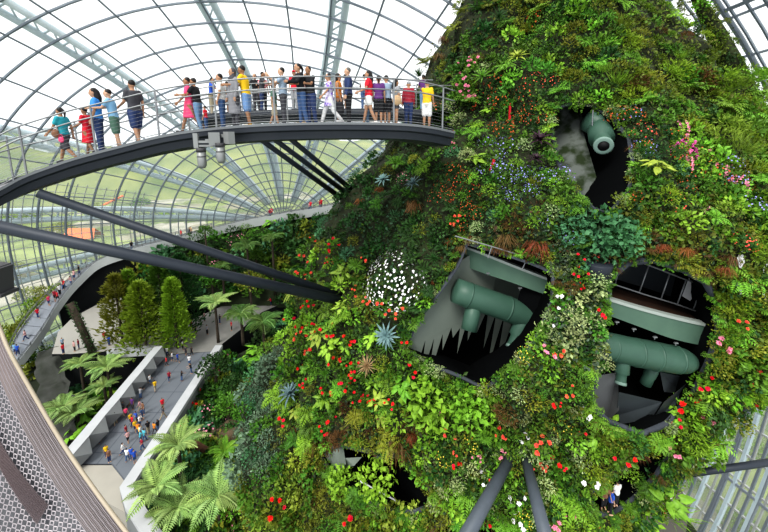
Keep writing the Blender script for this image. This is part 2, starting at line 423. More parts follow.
# smooth the depth so the band is a clean arc
Td = list(np.polyval(np.polyfit(range(len(Td)), Td, 2), range(len(Td))))
T = smooth_path([at_y(x, y, d) for (x, y), d in zip(top, Td)], 4); B_ = smooth_path([at_y(x, y, d) for (x, y), d in zip(bot, Td)], 4)
mb = MB().use(M_band)
for i in range(len(T)-1): mb.quad(B_[i], B_[i+1], T[i+1], T[i])
bk = Vector((.12, .9, 0))
for i in range(len(T)-1): mb.quad(B_[i]+bk, B_[i], B_[i+1], B_[i+1]+bk)
mb.build('parapet', terr, True)
mb = MB().use(M_cap)
for i in range(len(T)-1):
    u1 = Vector((0, 0, .07)); f1 = Vector((0, -.03, 0)); b1 = Vector((.03, .22, 0))
    mb.quad(T[i]+f1-u1, T[i+1]+f1-u1, T[i+1]+f1+u1*.3, T[i]+f1+u1*.3); mb.quad(T[i]+f1+u1*.3, T[i+1]+f1+u1*.3, T[i+1]+b1+u1*.3, T[i]+b1+u1*.3); mb.quad(T[i]+b1+u1*.3, T[i+1]+b1+u1*.3, T[i+1]+b1-u1*6, T[i]+b1-u1*6)
mb.build('parapet_cap', terr)
mb = MB().use(mat('planter_soil', (.05, .02, .008), .95, noise_s=4, noise_a=.5, col2=(.015, .008, .005)))
for i in range(len(T)-1): mb.quad(T[i]+Vector((.03, .22, -.05)), T[i+1]+Vector((.03, .22, -.05)), T[i+1]+Vector((.25, 1.6, -.05)), T[i]+Vector((.25, 1.6, -.05)))
mb.build('planter_bed', terr)
yr = Td[6]+.75
up_r = [(606, 250), (643, 263), (664, 271), (684, 279), (703, 285)]; lo_r = [(600, 280), (613, 284), (643, 294), (673, 303), (696, 311), (712, 322)]
RU = [at_y(x, y, yr) for x, y in up_r]; RL = [at_y(x, y, yr) for x, y in lo_r]
for pts in (RU, RL): m_ = MB().use(M_steel); m_.tube(pts, .03, 6); m_.build('handrail', terr, True)
for (a, b) in (((622, 256), (615, 285)), ((649, 265), (639, 293)), ((670, 273), (661, 299)), ((686, 280), (677, 305)), ((703, 285), (693, 310))):
    m_ = MB().use(M_steel); m_.tube([at_y(*a, yr), at_y(*b, yr)], .022, 6); m_.build('railing_post', terr, True)
m_ = MB().use(M_steel); m_.tube([at_y(455, 236, yr), at_y(500, 249, yr), at_y(556, 267, yr)], .025, 6); m_.build('handrail', terr)
for pp in ((492, 246, 488, 258), (528, 256, 522, 270)): m_ = MB().use(M_steel); m_.tube([at_y(pp[0], pp[1], yr), at_y(pp[2], pp[3], yr)], .02, 6); m_.build('railing_post', terr)
m_ = MB().use(M_pgl)
m_.poly([p+Vector((0, 1.1, 0)) for p in (RU[0], RU[1], RU[2], RU[3], RU[4], RL[4], RL[3], RL[2], RL[1], RL[0])]); m_.build('glass_panel', terr)
for (x, y) in ((617, 322), (634, 329), (655, 337), (676, 343), (488, 273), (520, 288)):
    p = dep(x, y, 0); p = at_y(x, y, interp([(t[0], d) for t, d in zip(top, Td)], x)-.05)
    m_ = MB().use(M_steel); m_.box(p, (.12, .06, .035)); m_.tube([p, p+Vector((0, 0, -.09))], .014, 5); m_.build('lamp_bracket', terr)
# --- white folded board behind the railing
bd = MB().use(M_white); d_ = yr+.25
a, b, c, d, e = [at_y(x, y, d_ + k) for x, y, k in ((682, 296, 0), (694, 264, 0), (706, 268, .3), (702, 286, .3), (690, 301, 0))]
bd.tri(a, b, d); bd.tri(b, c, d); bd.tri(a, d, e); o = bd.build('folded_sheet', None)
tag(o, 'white folded sheet standing behind the terrace railing', 'sheet')
# --- mist pipes
def pipe(name_label, segs, stubs, seams):
    t = empty('mist_pipe', name_label, 'pipe', 'fat green pipes in the mountain openings')
    mb = MB().use(M_green); pts = [p for p, r in segs]; mb.tube(pts, [r for p, r in segs], 22); mb.build('pipe_body', t, True)
    for p, ax, r in seams:
        mb = MB().use(M_green); ax = ax.normalized(); mb.tube([p-ax*.03, p+ax*.03], r*1.025, 22); mb.build('seam_band', t, True)
    for (p0, p1, r, r1, hollow) in stubs:
        ax = (p1-p0).normalized()
        mb = MB().use(M_green); mb.tube([p0, p0+(p1-p0)*.62, p0+(p1-p0)*.66, p1], [r, r, r1, r1], 18, cap=not hollow)
        s_ = mb.build('nozzle', t, True)
        if hollow:
            mb = MB().use(mat('nozzle_lip', (.16, .24, .21), .5)); e1 = p1+ax*.005
            mb.tube([p1-ax*.08, e1, e1+ax*.012, e1+ax*.013], [r1*1.1, r1*1.1, r1*.95, r1*.64], 18, cap=False); mb.build('nozzle_ring', s_, True)
            mb = MB().use(M_black); mb.tube([p1-ax*.3, p1+ax*.006], [r1*.6, r1*.70], 14); mb.build('nozzle_bore', s_, True)
    return t
yA = on_mount(480, 310).y + .9; yB = on_mount(650, 350).y+.75
def S(x, y, yy, rpx): return (at_y(x, y, yy), rpx*yy/F)
segs = [S(455, 290, yA, 4), S(455.5, 290.2, yA, 13), S(468, 295, yA, 13.5), S(500, 306, yA, 13.5), S(530, 317, yA, 13.5), S(565, 332, yA+.1, 13.5), S(585, 340, yA+.2, 13.5)]
ax = segs[4][0]-segs[2][0]
pipe('fat green pipe across the jagged-walled opening with two stubs', segs,
     [(at_y(475, 300, yA), at_y(469, 330, yA-.3), 8.5*yA/F, 8.5*yA/F, False), (at_y(526, 316, yA), at_y(513, 349, yA-.55), 9.5*yA/F, 7.3*yA/F, True)],
     [(segs[2][0], ax, segs[2][1]), (at_y(507, 308.5, yA), ax, 13.5*yA/F), (at_y(542, 322, yA), ax, 13.5*yA/F)])
segs = [S(585, 337, yB+.2, 14), S(605, 345, yB, 14.5), S(625, 350, yB, 15), S(650, 355, yB, 15.5), S(672, 359, yB, 15), S(685, 361, yB, 13), S(692, 362, yB, 9), S(695, 362.5, yB, 3)]
ax = segs[4][0]-segs[2][0]
pipe('fat green pipe with a rounded end below the terrace parapet', segs,
     [(at_y(623, 355, yB), at_y(620.5, 384, yB-.3), 7.5*yB/F, 5.2*yB/F, True), (at_y(656, 362, yB+.2), at_y(645, 384, yB+.25), 6.5*yB/F, 6*yB/F, False)],
     [(at_y(611, 347, yB), ax, 14.7*yB/F), (at_y(636, 352.5, yB), ax, 15.3*yB/F), (at_y(654, 356, yB), ax, 15.6*yB/F), (at_y(676, 359.5, yB), ax, 14.7*yB/F)])
yC = on_mount(600, 140).y+.9
segs = [S(586, 120, yC+.5, 3), S(587, 120.5, yC+.5, 10), S(600, 126, yC+.5, 12), S(615, 132, yC+.5, 11.5), S(640, 140, yC+.6, 11)]
pipe('short green nozzle pointing out of the upper opening', segs, [(at_y(599, 128, yC+.4), at_y(603.5, 146, yC-1.3), 11*yC/F, 7.4*yC/F, True)], [])
for (a, b) in (((593, 110), (592, 130)), ((613, 118), (609, 146))):
    m_ = MB().use(M_steel); m_.tube([at_y(*a, yC-.1), at_y(*b, yC-.1)], .022, 6)
    tag(m_.build('hanger_rod'), 'thin steel hanger rod beside the upper green nozzle', 'rod', 'hanger rods at the upper nozzle')
for (x, y) in ((593, 166), (604, 169), (619, 163)):
    t = empty('spotlight', 'small white spotlight below the upper green nozzle', 'light', 'spotlights in the upper opening')
    p = at_y(x, y, yC+.3); m_ = MB().use(M_white); m_.tube([p, p+Vector((.03, -.12, -.08))], [.05, .085], 10); m_.build('lamp_head', t, True)
    m_ = MB().use(M_steel); m_.tube([p, p+Vector((.03, .05, .28))], .02, 6); m_.build('bracket', t)
# --- walls seen inside the openings (parts of the mountain)
def panel(pts, d, m, name='inner_wall'):
    mb = MB().use(m); yy = [on_mount(x, y, d).y for x, y in pts]
    mb.poly([at_y(x, y, q)+MINV for (x, y), q in zip(pts, yy)]); return mb.build(name, MOUNT)
def jag(a, b, n, l0, l1, lean=-.25, seed=1):
    rr = random.Random(seed); out = []
    for i in range(n):
        t = i/n; x = a[0]+(b[0]-a[0])*t; y = a[1]+(b[1]-a[1])*t; L = rr.uniform(l0, l1)
        out += [(x, y+rr.uniform(-4, 4)), (x+(b[0]-a[0])/n*.5 + lean*L, y+L)]
    return out + [b]
yJ = on_mount(470, 310, 1.9).y
def wallJ(pts, y, m, name):
    mb = MB().use(m); mb.poly([at_y(px, py, y+ (px-470)*.012)+MINV for px, py in pts]); o = mb.build(name, MOUNT)
    bm = bmesh.new(); bm.from_mesh(o.data); bmesh.ops.triangulate(bm, faces=bm.faces[:], ngon_method='EAR_CLIP'); bm.to_mesh(o.data); bm.free()
wallJ([(402, 372), (400, 346), (420, 312), (445, 270), (470, 255), (498, 266)] + [(492, 300)] + jag((486, 312), (408, 352), 9, 12, 46, -.22, 3), yJ, M_wallg, 'painted_wall')
wallJ([(480, 268), (560, 296), (552, 322)] + jag((548, 322), (488, 312), 7, 12, 62, -.25, 5) + [(484, 300)], yJ+.35, M_wallg, 'painted_wall')
panel([(548, 104), (575, 104), (590, 112), (585, 140), (596, 175), (604, 205), (592, 212), (566, 186), (550, 140)], 1.6, mat('mossy_wall', (.11, .125, .115), .9, noise_s=1.3, noise_a=.12, col2=(.018, .03, .01)))
panel([(585, 378), (618, 372), (619, 410), (606, 424), (584, 412)], 1.2, M_grey, 'inner_panel')
panel([(619, 392), (662, 402), (640, 437), (626, 432), (616, 416)], 1.0, M_slate, 'inner_panel')
panel([(664, 402), (700, 372), (704, 384), (660, 432), (640, 438)], .9, M_slate, 'inner_panel')
panel([(660, 372), (690, 378), (684, 394), (664, 392)], 1.3, M_slate, 'inner_panel')
panel([(318, 446), (343, 444), (346, 464), (334, 474), (322, 462)], .45, M_wallg)
panel([(345, 458), (362, 457), (354, 466), (344, 468)], .5, M_wallg)
panel([(372, 448), (404, 446), (400, 456), (384, 461), (374, 458)], .5, M_wallg)
m_ = MB().use(M_white); m_.tube([on_mount(360, 481, .3), on_mount(404, 505, .3)], .03, 6)
tag(m_.build('cable'), 'white cable slanting across the dark lower opening', 'cable')
# pale gaps of white board on the right flank
for P in ([(742, 250), (745, 262), (740, 270), (737, 258)], [(736, 282), (743, 284), (741, 297), (734, 294)], [(763, 268), (768, 262), (767, 300), (762, 296)]):
    panel(P, -.3, M_white, 'bare_panel')
# ------------------------------------------------------------------ steel struts
M_strut = mat('strut_steel', (.024, .031, .043), .5, .1, noise_s=1.5, noise_a=.7, col2=(.034, .041, .055))
M_strut2 = mat('strut_grey', (.085, .10, .125), .5, .1, noise_s=3, noise_a=.5, col2=(.07, .085, .10))
def strut(p0, p1, r0, r1, label, group=None, m=None):
    t = empty('steel_strut', label, 'strut', group); mb = MB().use(m or M_strut)
    mb.tube([p0, p1], [r0, r1], 18); mb.build('tube', t, True)
    ax = (p0-p1).normalized(); mb = MB().use(m or M_strut); mb.tube([p1+ax*.1, p1-ax*.05], [r1*1.3, r1*1.3], 16); mb.build('end_plate', t, True)
    return t
def W(px, y): return px*y/F
e1 = on_mount(343, 297, .25); e2 = on_mount(344, 301, .2)
strut(at_y(38, 193, 10.6), e1, W(4.6, 10.6), W(4.3, e1.y), 'long dark strut from under the footbridge to the mountain, upper of two')
strut(at_y(-60, 214, 8.5), e2, W(6.6, 8.5), W(5.0, e2.y), 'long dark strut crossing the left side, lower of the pair')
for (a, b, l) in (((256, 136), (337, 196), 'first'), ((270, 136), (341, 190), 'second'), ((287, 136), (348, 188), 'third')):
    y0 = 12.6; e = on_mount(b[0]+3, b[1]+1, .3); strut(at_y(*a, y0), e, W(2.6, y0), W(2.6, e.y), 'dark strut slanting from the footbridge underside, %s from the spotlights' % l)
e = on_mount(514, 451, .1); strut(at_y(452, 562, e.y-3.2), e, W(10, e.y-3.2), W(5.5, e.y), 'grey strut rising from the lower edge, left leg of the inverted V', None, M_strut2)
e = on_mount(524, 453, .1); strut(at_y(552, 562, e.y-3.2), e, W(10, e.y-3.2), W(5.2, e.y), 'grey strut rising from the lower edge, right leg of the inverted V', None, M_strut2)
e = on_mount(682, 473, .2); strut(e+Vector((9, 5.5, 1.3)), e, .13, .12, 'dark strut on the lower right flank, upper of the spreading pair')
e = on_mount(680, 475, .2); strut(at_y(800, 458, e.y), e, .13, .12, 'dark strut on the lower right flank, lower of the spreading pair')
e = on_mount(726, 416, .1); strut(at_y(800, 362, e.y+3), e, .11, .10, 'dark short strut at the right edge, upper of the close pair')
e = on_mount(724, 421, .1); strut(at_y(800, 376, e.y+2), e, .11, .10, 'dark short strut at the right edge, lower of the close pair')
# ------------------------------------------------------------------ footbridge
EDGE = [(-50, 216, 9.3), (-25, 203, 9.7), (2, 189, 10.1), (25, 177, 10.4), (55, 166, 10.7), (80, 158, 10.9), (120, 147.5, 11.2), (160, 137.5, 11.4), (200, 131, 11.4), (250, 126.5, 11.3), (300, 124.5, 11.3), (350, 124, 11.5), (400, 125, 11.8), (430, 128, 12.2), (454, 133, 12.8)]
EP = smooth_path([at_y(*e) for e in EDGE], 5)
DW = 2.2
def nrm_at(i):
    t = EP[min(i+1, len(EP)-1)]-EP[max(i-1, 0)]; return Vector((-t.y, t.x, 0)).normalized()
bridge = empty('footbridge', 'curved steel aerial footbridge crowded with visitors beside the mountain', 'footbridge')
M_beam = mat('bridge_beam', (.028, .034, .045), .5, .2, noise_s=1, noise_a=.6, col2=(.04, .045, .055))
M_edge = mat('bridge_edge', (.16, .17, .18), .5, .3)
M_deck = mat('bridge_deck', (.22, .22, .23), .7, noise_s=3, noise_a=.6, col2=(.15, .15, .16))
def strip(rows, m, name, parent, smooth=True):
    mb = MB().use(m); ii = [[mb.vert(p) for p in r] for r in rows]
    for a, b in zip(ii, ii[1:]):
        for k in range(len(a)-1): mb.face((a[k], a[k+1], b[k+1], b[k]))
    return mb.build(name, parent, smooth)
NR = [nrm_at(i) for i in range(len(EP))]; Z = Vector((0, 0, 1))
strip([[e - Z*.02, e+n*DW - Z*.02] for e, n in zip(EP, NR)], M_deck, 'deck', bridge)
strip([[e-n*.06+Z*.06, e-n*.06-Z*.02, e+n*.02-Z*.02, e+n*.02+Z*.06, e-n*.06+Z*.06] for e, n in zip(EP, NR)], M_edge, 'deck_edge', bridge, False)
strip([[e-n*.04-Z*.02, e-n*.02-Z*.17, e+n*.1-Z*.22, e+n*.16-Z*.44, e+n*.9-Z*.5, e+n*(DW-.16)-Z*.44, e+n*DW-Z*.05] for e, n in zip(EP, NR)], M_beam, 'box_girder', bridge, False)
strip([[e+n*DW+Z*.06, e+n*(DW+.06)+Z*.06, e+n*(DW+.06)-Z*.1] for e, n in zip(EP, NR)], M_edge, 'deck_edge', bridge, False)
def path_points(P, step):
    out = []; acc = 0; 
    for i in range(len(P)-1):
        L = (P[i+1]-P[i]).length
        while acc <= L: out.append((P[i].lerp(P[i+1], acc/L), i)); acc += step
        acc -= L
    return out
for (off, hs) in ((.02, (1.42, 1.08, .12)), (DW-.05, (1.3, 1.0, .12))):
    line = [e+n*off for e, n in zip(EP, NR)]
    for h in hs: m_ = MB().use(M_steel); m_.tube([p+Z*h for p in line], .024 if h > .5 else .012, 6); m_.build('handrail' if h > .5 else 'cable', bridge, True)
    for p, i in path_points(line, 1.85): m_ = MB().use(M_steel); m_.box(p+Z*.7, (.05, .03, 1.44)); m_.build('railing_post', bridge)
    m_ = MB().use(M_steel)
    for h in np.arange(.2, 1.05, .11): m_.tube([p+Z*float(h) for p in line], .0035, 3, False)
    m_.build('wire_mesh', bridge)
# far limb of the loop
FE = [(196, 117, 17.5), (215, 113.5, 17.6), (250, 111, 17.6), (300, 109.5, 17.4), (350, 109, 17.0), (400, 109, 16.4), (432, 111, 15.6)]
FP = smooth_path([at_y(*e) for e in FE], 5)
FN = []
for i in range(len(FP)): t = FP[min(i+1, len(FP)-1)]-FP[max(i-1, 0)]; FN.append(Vector((-t.y, t.x, 0)).normalized())
far = empty('footbridge', 'far limb of the looping footbridge behind the crowd', 'footbridge')
strip([[e, e+n*2.2] for e, n in zip(FP, FN)], M_deck, 'deck', far)
strip([[e+Z*.02, e-n*.03-Z*.2, e+n*.2-Z*.5, e+n*2-Z*.5, e+n*2.2] for e, n in zip(FP, FN)], M_beam, 'box_girder', far, False)
for off in (.03, 2.15):
    line = [e+n*off for e, n in zip(FP, FN)]
    for h in (1.25, .9): m_ = MB().use(M_steel); m_.tube([p+Z*h for p in line], .024, 5); m_.build('handrail', far)
    for p, i in path_points(line, 2.2): m_ = MB().use(M_steel); m_.box(p+Z*.63, (.04, .04, 1.26)); m_.build('railing_post', far)
# red banners at the landing
M_red = mat('red_cloth', (.62, .02, .03), .6)
for (P, l) in (([(509, 103), (511, 103), (511, 121), (508.5, 119)], 'red ribbon hanging among orange-flowered shrubs above the bridge end'), ([(493, 159), (495.5, 160), (491, 172), (489, 171)], 'red ribbon slanting among the small violet flowers'), ([(453, 130), (455.5, 131), (458, 140), (456, 139)], 'red ribbon tied at the end of the footbridge')):
    yy = on_mount(P[0][0], P[0][1], -.5).y; m_ = MB().use(M_red); q = [at_y(x, y, yy) for x, y in P]; m_.poly(q); m_.poly([v+Vector((0, .02, 0)) for v in reversed(q)])
    tag(m_.build('ribbon'), l, 'ribbon')
# spotlights under the bridge
M_lamp = mat('lamp_grey', (.24, .25, .25), .45, .3); M_lampd = mat('lamp_dark', (.05, .05, .055), .5)
for (x, y, l) in ((201, 150, 'left'), (220, 145, 'right')):
    yy = 10.9; t = empty('spotlight', 'grey drum floodlight slung under the footbridge, %s one of the two' % l, 'light')
    a = at_y(x, y, yy); k = yy/F
    m_ = MB().use(M_lamp); m_.tube([a, a-Z*k*15, a-Z*k*18], [4.2*k, 4.2*k, 2.6*k], 16); m_.build('lamp_drum', t, True)
    m_ = MB().use(M_lampd); m_.tube([a+Z*k*2, a-Z*k*2.0], [4.5*k]*2, 16); m_.build('cap', t, True)
    m_ = MB().use(M_lampd); m_.tube([a-Z*k*6, a-Z*k*7], [4.35*k]*2, 16); m_.build('band', t, True)
    m_ = MB().use(M_lamp)
    if l == 'left':
        m_.box(a+Z*k*4+Vector((.1, .1, 0)), (.62, .06, .06)); m_.box(a+Z*k*8+Vector((.1, .1, 0)), (.62, .06, .07)); m_.box(a+Vector((-.17, .1, k*9)), (.14, .1, .45)); m_.box(a+Vector((.15, .35, k*9)), (.1, .5, .1))
    else:
        R1 = Matrix.Rotation(.5, 3, 'Z'); R2 = Matrix.Rotation(-.7, 3, 'Z')
        m_.box(a+Vector((-.16, .0, k*6)), (.3, .18, .38), R1); m_.box(a+Vector((.28, .02, k*7)), (.3, .2, .36), R2); m_.box(a+Vector((.05, .35, k*9)), (.1, .5, .1))
    m_.build('bracket', t)
# ------------------------------------------------------------------ plant prototypes (unit radius about 1, growing along +z)
GREEN = {
 'bright': (.24, .47, .045), 'mid': (.105, .25, .028), 'dark': (.042, .12, .028), 'blue': (.09, .24, .115), 'grey': (.20, .30, .20), 'olive': (.24, .27, .03),
 'yellow': (.30, .41, .055), 'pale': (.44, .52, .24), 'brown': (.17, .09, .03), 'rust': (.26, .085, .025), 'purple': (.06, .025, .045), 'steelblue': (.20, .31, .33),
 'moss': (.23, .36, .03), 'tan': (.36, .22, .12), 'fern': (.21, .42, .04), 'palm': (.15, .27, .07), 'treefern': (.30, .44, .14)}
WORD = {'bright': 'bright green', 'mid': 'mid-green', 'dark': 'dark green', 'blue': 'blue-green', 'grey': 'grey-green', 'olive': 'olive', 'yellow': 'yellow-green', 'pale': 'pale variegated',
        'brown': 'brown', 'rust': 'rust-brown', 'purple': 'dark purple', 'steelblue': 'silvery blue', 'moss': 'mossy green', 'tan': 'tan', 'fern': 'fresh green', 'palm': 'palm green', 'treefern': 'light green'}
def LM(c): return leafmat('leaf_'+c, GREEN[c])
FLOW = {'red': (.80, .02, .035), 'orange': (.55, .10, .025), 'pink': (.80, .30, .42), 'white': (.85, .84, .88), 'violet': (.32, .30, .72), 'coral': (.85, .14, .08), 'magenta': (.55, .08, .30), 'yellowf': (.80, .60, .08)}
def FM(c): return mat('petal_'+c, FLOW[c], .55, var=.12)
PROTO = {}
def shrub_mesh(c, v, n=85, ls=.36, wide=.62, flat=.8):
    mb = MB().use(LM(c))
    for i in range(n):
        d = rdir(-.15); r = U(.45, 1.0); p = Vector((d.x*r, d.y*r, d.z*r*flat))
        dd = (d + rdir()*.9 + Vector((0, 0, .25))).normalized(); mb.leaf(p*.8, dd, d + rdir()*.3, ls*U(.7, 1.25), ls*wide*U(.8, 1.2), U(0, .5))
    return mb.mesh('shrub_'+c+str(v))
def moss_mesh(c, v):
    mb = MB().use(LM(c))
    for i in range(190):
        d = rdir(-.1); p = Vector((d.x*.85, d.y*.85, d.z*.42)); dd = (d*.7 + rdir()*.7 + Vector((0, 0, .3))).normalized()
        mb.leaf(p*U(.5, 1), dd, d+rdir()*.4, U(.2, .38), U(.06, .11), U(.1, .6))
    return mb.mesh('moss_'+c+str(v))
def frond(mb, p, az, el, L, droop, leaf_l, npair, w=.3, seg=8, ribm=None, m=None):
    d = Vector((math.cos(az)*math.cos(el), math.sin(az)*math.cos(el), math.sin(el))); side = Vector((-math.sin(az), math.cos(az), 0)); q = Vector(p); pts = [q.copy()]
    st = L/npair
    for k in range(npair):
        t = k/npair; up = side.cross(d) * -1
        if up.z < 0 and el > -.3: up = -up
        ll = leaf_l*(math.sin(PI*min(1, .12+.9*t))**.7)
        for s_ in (-1, 1):
            mb.leaf(q, (side*s_ + d*.55 - Vector((0, 0, .12))).normalized(), up, ll*U(.9, 1.1), ll*w, .3)
        q = q + d*st; pts.append(q.copy()); d = (d - Vector((0, 0, droop/npair))).normalized()
    return pts
def fern_mesh(c, v, nf=11):
    mb = MB().use(LM(c))
    for i in range(nf):
        frond(mb, (0, 0, .05), 2*PI*i/nf+U(-.25, .25), U(.5, 1.15), U(.85, 1.2), U(1.2, 2.0), .3, 9, .36)
    return mb.mesh('fern_'+c+str(v))
def rosette_mesh(c, v, n=26, wd=.17, el0=.15, el1=1.3, bend=.35):
    mb = MB().use(LM(c))
    for i in range(n):
        t = i/n; az = i*2.399+U(-.1, .1); el = el0+(el1-el0)*t
        d = Vector((math.cos(az)*math.cos(el), math.sin(az)*math.cos(el), math.sin(el)))
        mb.leaf(Vector((0, 0, .08)), d, Vector((0, 0, 1)), U(.85, 1.1)*(1-.35*t), wd*U(.85, 1.1), bend, seg=4)
    return mb.mesh('rosette_'+c+str(v))
def broad_mesh(c, v, n=15):
    mb = MB().use(LM(c))
    for i in range(n):
        az = U(0, 2*PI); el = U(.3, 1.3); d = Vector((math.cos(az)*math.cos(el), math.sin(az)*math.cos(el), math.sin(el))); p = d*U(.35, .7)
        mb.tube([(0, 0, 0), p*.6+Vector((0, 0, .05)), p], .018, 3, False)
        f = Vector((d.x, d.y, -.15+U(-.3, .3))).normalized(); x = f.cross(Vector((0, 0, 1))).normalized(); u_ = x.cross(f); L = U(.42, .62); Wd = L*U(.55, .75)
        pts = [p - f*.08*L, p-f*.18*L-x*Wd*.3, p+f*.15*L-x*Wd*.5-u_*.03, p+f*.55*L-x*Wd*.36-u_*.07, p+f*L-u_*.18*L]
        pr = [p-f*.18*L+x*Wd*.3, p+f*.15*L+x*Wd*.5-u_*.03, p+f*.55*L+x*Wd*.36-u_*.07]
        i0 = len(mb.v); mb.v += [tuple(q) for q in pts+pr]
        c0 = mb.vert(p+f*.3*L+u_*.04*L)
        ring = [i0, i0+1, i0+2, i0+3, i0+4, i0+7, i0+6, i0+5]
        for a, b in zip(ring, ring[1:]+ring[:1]): mb.face((c0, a, b))
    return mb.mesh('broad_'+c+str(v))
def creeper_mesh(c, v):
    mb = MB().use(LM(c))
    for s_ in range(11):
        a = U(0, 2*PI); q = Vector((math.cos(a)*U(.1, .8), math.sin(a)*U(.1, .5), U(-.1, .25))); d = Vector((U(-.3, .3), U(-.3, .3), -1)).normalized()
        for k in range(U(5, 11).__int__()):
            for j in range(2): mb.leaf(q, (d+rdir()*1.1).normalized(), rdir(), U(.2, .32), U(.12, .2), .3)
            q = q+d*.15; d = (d+rdir()*.3+Vector((0, 0, -.15))).normalized()
    return mb.mesh('creeper_'+c+str(v))
def tuft_mesh(c, v, down=True):
    mb = MB().use(LM(c))
    for i in range(95):
        a = U(0, 2*PI); r = U(0, .55); p = Vector((math.cos(a)*r, math.sin(a)*r, U(-.1, .2)))
        d = (Vector((math.cos(a)*.5, math.sin(a)*.5, -1 if down else 1.1))+rdir()*.35).normalized()
        mb.leaf(p, d, rdir(), U(.6, 1.2), U(.03, .06), .35, seg=2)
    return mb.mesh('tuft_'+c+str(v))
def blossom_mesh(c, v, n, r, kind='dots'):
    mb = MB().use(FM(c))
    for i in range(n):
        d = rdir(.0); R = U(.85, 1.05); p = Vector((d.x*R, d.y*R, d.z*R*.8+.08)); s_ = r*U(.7, 1.3)
        u_ = d.orthogonal().normalized(); w_ = d.cross(u_)
        for k in range(5):
            a = 2*PI*k/5+U(-.2, .2); dd = (u_*math.cos(a)+w_*math.sin(a)+d*.35).normalized(); mb.leaf(p, dd, d, s_, s_*.85, .2)
    return mb.mesh('blossom_'+c+str(v))
def flower_mesh(c, v):      # one many-petalled flower head, unit radius
    mb = MB().use(FM(c))
    for i in range(13):
        a = i*2.399; el = .1+1.1*i/13; d = Vector((math.cos(a)*math.cos(el), math.sin(a)*math.cos(el), math.sin(el))); mb.leaf(Vector((0, 0, 0)), d, Vector((0, 0, 1)), U(.85, 1.1), .75, -.3)
    return mb.mesh('flower_'+c+str(v))
def spray_mesh(c, v):       # hanging spray of small flowers
    mb = MB().use(FM(c)); q = Vector((0, 0, 0)); d = Vector((.4, 0, -.3)).normalized()
    for k in range(9):
        for j in range(4): mb.leaf(q, (rdir()+Vector((0, 0, -.2))).normalized(), rdir(), U(.28, .42), .3, .2)
        q = q+d*.28; d = (d+Vector((0, 0, -.25))).normalized()
    return mb.mesh('spray_'+c+str(v))
def P(kind, c, fn, nv=3):
    k = (kind, c)
    if k not in PROTO: PROTO[k] = [fn(c, v) for v in range(nv)]
    return random.choice(PROTO[k])
KIND = {   # kind key -> (object name, category, prototype fn, phrase, size factor, up weight)
 'shrub': ('leafy_shrub', 'shrub', lambda c: P('shrub', c, shrub_mesh), 'leafy shrub', 1.0, .5),
 'fine': ('fine_leaved_shrub', 'shrub', lambda c: P('fine', c, lambda c, v: shrub_mesh(c, v, 190, .2, .5)), 'fine-leaved shrub', 1.0, .5),
 'moss': ('moss_tuft', 'moss', lambda c: P('moss', c, moss_mesh), 'moss cushion', 1.05, .2),
 'fern': ('fern', 'fern', lambda c: P('fern', c, fern_mesh), 'fern', 1.15, .6),
 'rosette': ('bromeliad', 'bromeliad', lambda c: P('rosette', c, rosette_mesh), 'rosette bromeliad', 1.0, .45),
 'spiky': ('spiky_bromeliad', 'bromeliad', lambda c: P('spiky', c, lambda c, v: rosette_mesh(c, v, 40, .07, .0, 1.4, .1)), 'spiky bromeliad', 1.0, .45),
 'broad': ('broad_leaved_plant', 'plant', lambda c: P('broad', c, broad_mesh), 'broad-leaved plant', 1.1, .6),
 'creeper': ('trailing_creeper', 'creeper', lambda c: P('creeper', c, creeper_mesh), 'trailing creeper', .9, 1.0),
 'tuft': ('dry_grass_tuft', 'grass', lambda c: P('tuft', c, tuft_mesh), 'hanging dry grass tuft', 1.0, 1.0),
 'blade': ('grass_clump', 'grass', lambda c: P('blade', c, lambda c, v: tuft_mesh(c, v, False)), 'upright grass clump', .9, .6),
}
FKIND = {'begonia': ('begonia_plant', 'begonia'), 'dots': ('small_flowered_shrub', 'flowering shrub'), 'orchid': ('hanging_orchid', 'orchid')}
def pname(k, c):
    if k in FKIND: return FKIND[k][0]
    if k == 'fine': return {'pale': 'variegated_shrub', 'grey': 'grey_leaved_shrub', 'olive': 'golden_shrub', 'moss': 'golden_shrub', 'yellow': 'golden_shrub'}.get(c, 'fine_leaved_shrub')
    if k == 'shrub' and c in ('blue', 'dark'): return {'blue': 'blue_green_shrub', 'dark': 'dark_leaved_shrub'}[c]
    return KIND[k][0]
def orient(n, upw, tw=None):
    z = (n*(1-upw)+Vector((0, 0, 1))*upw + rdir()*.14).normalized(); x = z.orthogonal().normalized()
    return (Matrix.Rotation(U(0, 2*PI) if tw is None else tw, 4, z) @ Matrix((( x.x, z.cross(x).x, z.x, 0), (x.y, z.cross(x).y, z.y, 0), (x.z, z.cross(x).z, z.z, 0), (0, 0, 0, 1))))
def place(me, name, p, n, s, upw, label, cat, group=None, zs=1.):
    o = link(name, me); o.matrix_world = Matrix.Translation(p) @ orient(n, upw) @ Matrix.Diagonal((s, s, s*zs, 1))
    return tag(o, label, cat, group)
def hitn(px, py):
    h = None; x = px
    while h is None: h = hit(x, py); x += 2 if px < 384 else -2
    return h
